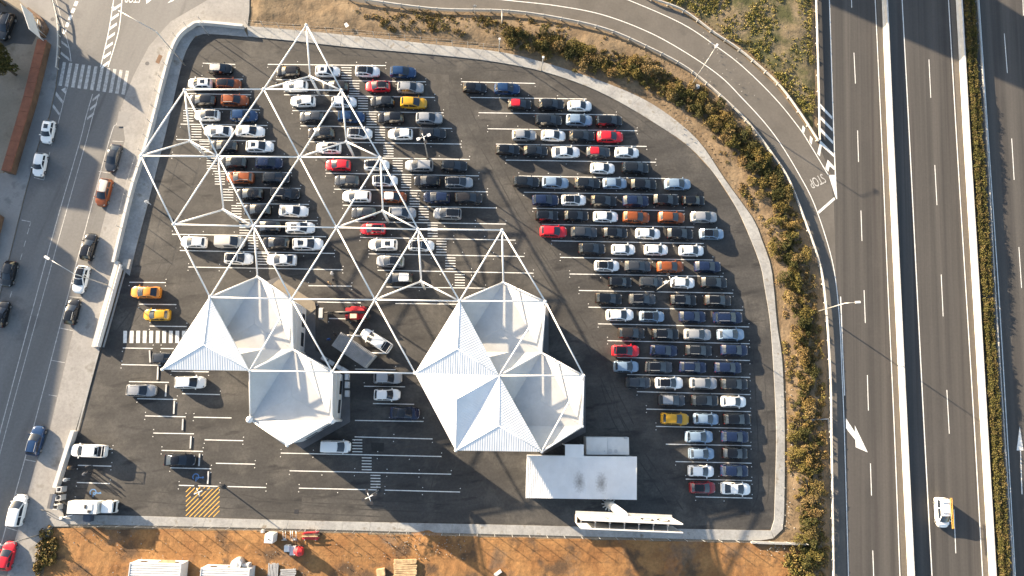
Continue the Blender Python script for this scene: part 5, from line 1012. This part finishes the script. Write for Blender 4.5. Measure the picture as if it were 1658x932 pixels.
planks('timber_stack', 656, 919, 10, 3.3, 2.4, 'wood', 'stack of pale timber planks at the bottom edge', 0.0, 3)
planks('pipe_bundle', 442, 924, 7, 2.0, 1.5, 'galvanised', 'bundle of grey steel bars at the bottom edge', R(88))
planks('frame_stack', 466, 929, 5, 2.2, 1.4, 'galvanised', 'flat stack of steel frames beside the bar bundle', R(3))
o = box('timber_crate', (P(617, 926, .4).x, P(617, 926, .4).y, .5), (1.2, 1.0, .8), 'wood', rz=R(8), bev=.02); tag(o, 'wooden crate left of the timber stack at the bottom edge', 'crate')
o = box('concrete_offcut', (P(806, 927).x, P(806, 927).y, .3), (1.2, .45, .2), 'white_concrete', rz=R(35)); tag(o, 'pale concrete offcut lying on the orange plot', 'offcut')
# small heaps of soil
for x, y, r, h, lb in ((1100, 918, 2.4, .9, 'light orange soil heap with a weed at the bottom edge'), (690, 880, 2.2, .35, 'low crumbled soil heap on the orange plot')):
    bm = bmesh.new(); bmesh.ops.create_grid(bm, x_segments=22, y_segments=22, size=r)
    for v_ in bm.verts: d_ = min(1, v_.co.xy.length / r); v_.co.z = h * (1 - d_) ** 1.0 * (1 + .5 * noise.noise(v_.co * 1.6)) + .12 * noise.noise(v_.co * 4) * (1 - d_) - .02
    me = bpy.data.meshes.new('soil_heap'); [setattr(q_, 'smooth', True) for q_ in bm.faces]; bm.to_mesh(me); bm.free(); o = link('soil_heap', me, 'orange_soil'); c = P(x, y); o.location = (c.x, c.y, .1); tag(o, lb, 'soil heap')

# ------------------------------------------------------------------ lamps and signs
LOTN = [0]
def lot_lamp(bx, by, hx, hy, label, kind='flood'):
    b = P(bx, by); r0, r1 = math.hypot(bx - 780, by - 668), math.hypot(hx - 780, hy - 668); h = 9.0
    e = empty('floodlight_mast', b); tag(e, label, 'lamp'); tube('pole', (0, 0, 0), (0, 0, h), .1, 'galvanised', e, r1=.06); box('base_plate', (0, 0, .08), (.5, .5, .12), 'dark_metal', e)
    for k in range(4):
        a = k * math.pi / 2 + .4; tube('bracket', (0, 0, h), (.6 * math.cos(a), .6 * math.sin(a), h + .05), .05, 'steel_white', e)
        box('floodlight', (.85 * math.cos(a), .85 * math.sin(a), h + .02), (.5, .42, .14), 'dark_metal' if kind == 'flood' or k % 2 else 'steel_white', e, rz=a)
lot_lamp(693, 256, 687, 228, 'floodlight mast in the upper middle parking block', 'w'); lot_lamp(1062, 470, 1085, 455, 'floodlight mast between cars of the right parking block', 'w')
lot_lamp(613, 793, 593, 806, 'floodlight mast near the lower centre beside the walkway bars'); lot_lamp(360, 786, 322, 797, 'floodlight mast above the yellow hatched bay')
def street_lamp(bx, by, hx, hy, h, label):
    """pole with an arm; head pixel (at height h) fixes the arm"""
    b = P(bx, by); t = P(hx, hy, h); e = empty('street_lamp', b); tag(e, label, 'lamp'); q = Vector((t.x - b.x, t.y - b.y, h))
    tube('pole', (0, 0, 0), (0, 0, h - .4), .1, 'galvanised', e, r1=.065); tube('arm', (0, 0, h - .45), (q.x, q.y, h), .055, 'galvanised', e, r1=.04)
    d = Vector((q.x, q.y, 0)); d = d.normalized() if d.length > .05 else Vector((1, 0, 0)); box('lamp_head', (q.x, q.y, h), (.85, .36, .16), 'white_box', e, rz=math.atan2(d.y, d.x), bev=.05)
street_lamp(1120, 137, 1160, 74, 9.5, 'street lamp leaning over the upper slip road'); street_lamp(1324, 504, 1389, 489, 9.0, 'street lamp reaching over the motorway\'s left carriageway')
street_lamp(176, 462, 76, 417, 10.0, 'street lamp with long arm over the left street'); street_lamp(300, 106, 185, 13, 11.0, 'street lamp with long arm over the upper left junction')
street_lamp(64, 866, -3, 884, 9.0, 'street lamp at the lower left pavement corner')
for x, y, h, lb in ((876, 114, 4.5, 'thin camera pole on the concrete strip at the top curve'), (338, 57, 4.0, 'thin white pole at the car park\'s upper left corner'), (808, 84, 4.2, 'wooden pole on the verge at the end of the wire fence')):
    b = P(x, y); e = empty('camera_pole', b); tag(e, lb, 'pole'); tube('pole', (0, 0, 0), (0, 0, h), .07, 'galvanised', e); box('camera_head', (0, 0, h), (.34, .34, .3), 'white_box', e, bev=.04)
e = empty('road_sign', P(812, 42)); tag(e, 'narrow dark sign board beside the slip road at the top', 'sign'); tube('pole', (0, 0, 0), (0, 0, 4.2), .06, 'galvanised', e); box('sign_board', (.05, 0, 3.1), (.08, 1.3, 2.2), 'navy_metal', e, rz=.1); box('sign_back', (-.03, 0, 3.1), (.05, 1.2, 2.1), 'galvanised', e, rz=.1)
e = empty('road_sign', P(769, 26)); tag(e, 'thin sign post beside the slip road above the fence', 'sign'); tube('pole', (0, 0, 0), (0, 0, 3.4), .05, 'galvanised', e); box('sign_board', (0, 0, 3.0), (.6, .05, .6), 'galvanised', e)
o = poly('paper_sheet', px([(558, 41), (562, 38.5), (566, 44), (561, 47)]), 'white_box', .45, .5); tag(o, 'white sheet of litter on the upper verge', 'litter')
# advertising panel with its back stays in the upper left yard
e = empty('yard_sign', P(60, 45)); tag(e, 'slanted white sign panel on stays in the upper left yard', 'sign')
z_ = 4.2; A, B = P(33.5, 5.5, z_ + 1.2), P(47.5, 47, z_ + 1.2); d = (B - A).xy; A2, B2 = A.xy, B.xy; lo_ = 2.6
v = [(A2.x, A2.y, z_ + 1.2), (B2.x, B2.y, z_ + 1.2), (B2.x + .1, B2.y, lo_), (A2.x + .1, A2.y, lo_)]; nn = Vector((d.y, -d.x)).normalized() * .06
rel(obj('panel', v + [(p[0] + nn.x, p[1] + nn.y, p[2]) for p in v], [(3, 2, 1, 0), (4, 5, 6, 7), (0, 1, 5, 4), (1, 2, 6, 5), (2, 3, 7, 6), (3, 0, 4, 7)], 'white_box'), e)
for k in range(9):
    t = .12 + k * .055; p = A2.lerp(B2, t) - nn * 1.2 + nn * 2.3; p2 = A2.lerp(B2, t + .03) + nn * 1.1
    rel(obj('letter_mark', [(p.x, p.y, 4.7), (p2.x, p2.y, 4.7), (p2.x, p2.y, 3.6 + .4 * (k % 2)), (p.x, p.y, 3.6)], [(0, 1, 2, 3)], 'dark_metal'), e)
for t in (.3, .6, .97): p = A2.lerp(B2, t); q_ = P(61, 30 + 25 * (t - .3) / .67, .2); rel(tube('stay', (p.x, p.y, 3.4), q_, .05, 'galvanised'), e); rel(tube('leg', (p.x, p.y, 0), (p.x, p.y, lo_), .06, 'galvanised'), e)
rel(tube('foot_rail', P(61, 31, .3), P(62, 55, .3), .05, 'galvanised'), e)

# ------------------------------------------------------------------ people
def person_mesh(stride, bend, arm):
    J = {'pel': (0, 0, .95, .15, .12), 'wai': (.02 + bend * .2, 0, 1.12, .145, .11), 'che': (.03 + bend * .6, 0, 1.34 - bend * .1, .17, .12), 'nek': (.04 + bend * .9, 0, 1.50 - bend * .25, .06, .06), 'hed': (.07 + bend * 1.05, 0, 1.60 - bend * .3, .09, .095), 'top': (.07 + bend * 1.15, 0, 1.70 - bend * .33, .085, .08)}
    E_ = [('pel', 'wai'), ('wai', 'che'), ('che', 'nek'), ('nek', 'hed'), ('hed', 'top')]
    for s, n in ((1, 'l'), (-1, 'r')):
        st = stride * s; J['hip' + n] = (st * .08, .09 * s, .88, .09, .09); J['kne' + n] = (st * .22 + .03, .10 * s, .49, .06, .06); J['ank' + n] = (st * .38 - .02, .10 * s, .08, .045, .045); J['toe' + n] = (st * .38 + .16, .11 * s, .035, .04, .03)
        J['sho' + n] = (.02 + bend * .7, .19 * s, 1.42 - bend * .18, .065, .065); J['elb' + n] = (.0 + arm * .12 - st * .1 + bend * .7, .25 * s, 1.14 - bend * .2, .045, .045); J['wri' + n] = (.06 + arm * .3 - st * .15 + bend * .8, .24 * s, .92 + arm * .12 - bend * .2, .035, .03); J['han' + n] = (.09 + arm * .38 - st * .15 + bend * .85, .23 * s, .82 + arm * .16 - bend * .2, .035, .02)
        E_ += [('pel', 'hip' + n), ('hip' + n, 'kne' + n), ('kne' + n, 'ank' + n), ('ank' + n, 'toe' + n), ('che', 'sho' + n), ('sho' + n, 'elb' + n), ('elb' + n, 'wri' + n), ('wri' + n, 'han' + n)]
    ks = list(J); me = bpy.data.meshes.new('figure'); me.from_pydata([J[k][:3] for k in ks], [(ks.index(a), ks.index(b)) for a, b in E_], [])
    o = bpy.data.objects.new('figure', me); C.objects.link(o); o.modifiers.new('s', 'SKIN'); sv = me.skin_vertices[0].data
    for i, k in enumerate(ks): sv[i].radius = J[k][3:]; sv[i].use_root = (k == 'pel')
    ss = o.modifiers.new('u', 'SUBSURF'); ss.levels = 1; ss.render_levels = 1
    dg = bpy.context.evaluated_depsgraph_get(); m2 = bpy.data.meshes.new_from_object(o.evaluated_get(dg)); bpy.data.objects.remove(o)
    for p in m2.polygons:
        c = p.center; p.use_smooth = True; hz = J['nek'][2]
        if c.z > hz + .16 or (c.z > hz + .06 and c.x < J['hed'][0] - .04): p.material_index = 3
        elif c.z > hz: p.material_index = 2
        elif abs(c.y) > .17 and c.z < .98 + arm * .12: p.material_index = 2
        elif c.z > .98 or abs(c.y) > .2: p.material_index = 0
        elif c.z < .07: p.material_index = 4
        else: p.material_index = 1
    return m2
PM = [person_mesh(0.0, 0, .2), person_mesh(.5, 0, .3), person_mesh(.15, .35, .6)]
def person(x, y, rz, pose, top, leg, label, z=.016):
    me = PM[pose].copy(); me.materials.clear()
    for m in (top, leg, 'skin', 'hair', 'trousers_dark'): me.materials.append(M[m])
    c = P(x, y, .5); o = link('person', me); o.location = (c.x, c.y, z); o.rotation_euler = (0, 0, rz); tag(o, label, 'person')
person(240, 328, R(-60), 1, 'shirt_white', 'trousers_grey', 'person in white walking along the shaded left edge of the car park')
person(538, 443, R(-20), 0, 'shirt_white', 'trousers_grey', 'person in white standing above the left pavilion\'s red telehandler')
person(541, 454, R(150), 1, 'shirt_dark', 'trousers_dark', 'person in dark clothes walking just below the one in white')
person(534, 459, R(40), 0, 'shirt_tan', 'trousers_grey', 'person in tan top beside the one walking in dark clothes')
person(676, 316, R(20), 2, 'shirt_dark', 'trousers_dark', 'person in dark clothes bending beside the navy crossover')
person(533, 549, R(-70), 0, 'shirt_blue', 'trousers_jean', 'worker in blue standing left of the grey container')
person(543, 540, R(200), 0, 'shirt_dark', 'trousers_jean', 'worker in dark top at the grey container\'s upper corner')
person(116, 757, R(10), 0, 'shirt_tan', 'trousers_grey', 'person in tan top below the white pickup by the wall')
person(122, 756, R(190), 0, 'shirt_dark', 'trousers_dark', 'person in dark clothes facing the one in tan by the wall')
person(146, 754, R(-80), 0, 'shirt_dark', 'trousers_dark', 'person in black standing on the bay line below the pickup')
person(140, 766, R(-30), 1, 'shirt_grey', 'trousers_dark', 'person in grey top, left of the pair in the sunlit bay')
person(148, 764, R(210), 0, 'shirt_dark', 'trousers_grey', 'person in dark top, right of the pair in the sunlit bay')
person(109, 776, R(-10), 0, 'shirt_white', 'trousers_jean', 'person in white beside the wall above the gate canopy')
person(95, 812, R(30), 0, 'shirt_dark', 'trousers_dark', 'person in dark clothes at the gate canopy frames')

# ------------------------------------------------------------------ unseen blocks added outside the frame, shaped to throw the long shadows
def block(x0, y0, x1, y1, dep, h, label, name='shadow_block', north=False):
    """shadow caster front from pixel (x0,y0) to (x1,y1), built back to the left"""
    a, b = P(x0, y0), P(x1, y1); d = (b - a).normalized(); n = Vector((d.y, -d.x, 0)); n = n if ((n.y > 0) if north else (n.x < 0)) else -n
    pts = [a, b, b + n * dep, a + n * dep]; c = sum(pts, Vector()) / 4; e = empty(name, (c.x, c.y, 0)); tag(e, label, 'building')
    rel(poly('walls', [p.xy for p in pts], 'plaster', 0, h), e); rel(poly('roof', [p.lerp(c, .03).xy for p in pts], 'terracotta', h, h + .25), e)
    L_ = (b - a).length; k = int(L_ / 3.2)
    for fl in range(int(h / 3.1)):
        for i in range(k):
            s = (i + .5) / k; p = a.lerp(b, s) - n * .03; q0, q1 = p - d * .7, p + d * .7; z0 = fl * 3.1 + .95
            rel(obj('window', [q0 + Vector((0, 0, z0)), q1 + Vector((0, 0, z0)), q1 + Vector((0, 0, z0 + 1.4)), q0 + Vector((0, 0, z0 + 1.4))], [(0, 1, 2, 3)], 'dark_glass'), e)
block(-150, -110, -185, -10, 12, 12.2, 'added unseen shadow block left of the yard, northernmost')
block(-192, 8, -214, 82, 12, 12.2, 'added unseen shadow block left of the yard, second')
block(-216, 86, -236, 150, 12, 10.9, 'lower added unseen shadow block left of the street, third')
block(-238, 154, -300, 420, 12, 12.2, 'long added unseen shadow block left of the street')
block(-304, 436, -362, 640, 12, 12.0, 'added unseen shadow block left of the lower street')
block(800, -341, 868, -312, 12, 19.2, 'tall added unseen shadow block beyond the slip road, left of two', north=True)
block(872, -310, 1112, -208, 12, 19.6, 'tall added unseen shadow block beyond the slip road, right of two', north=True)
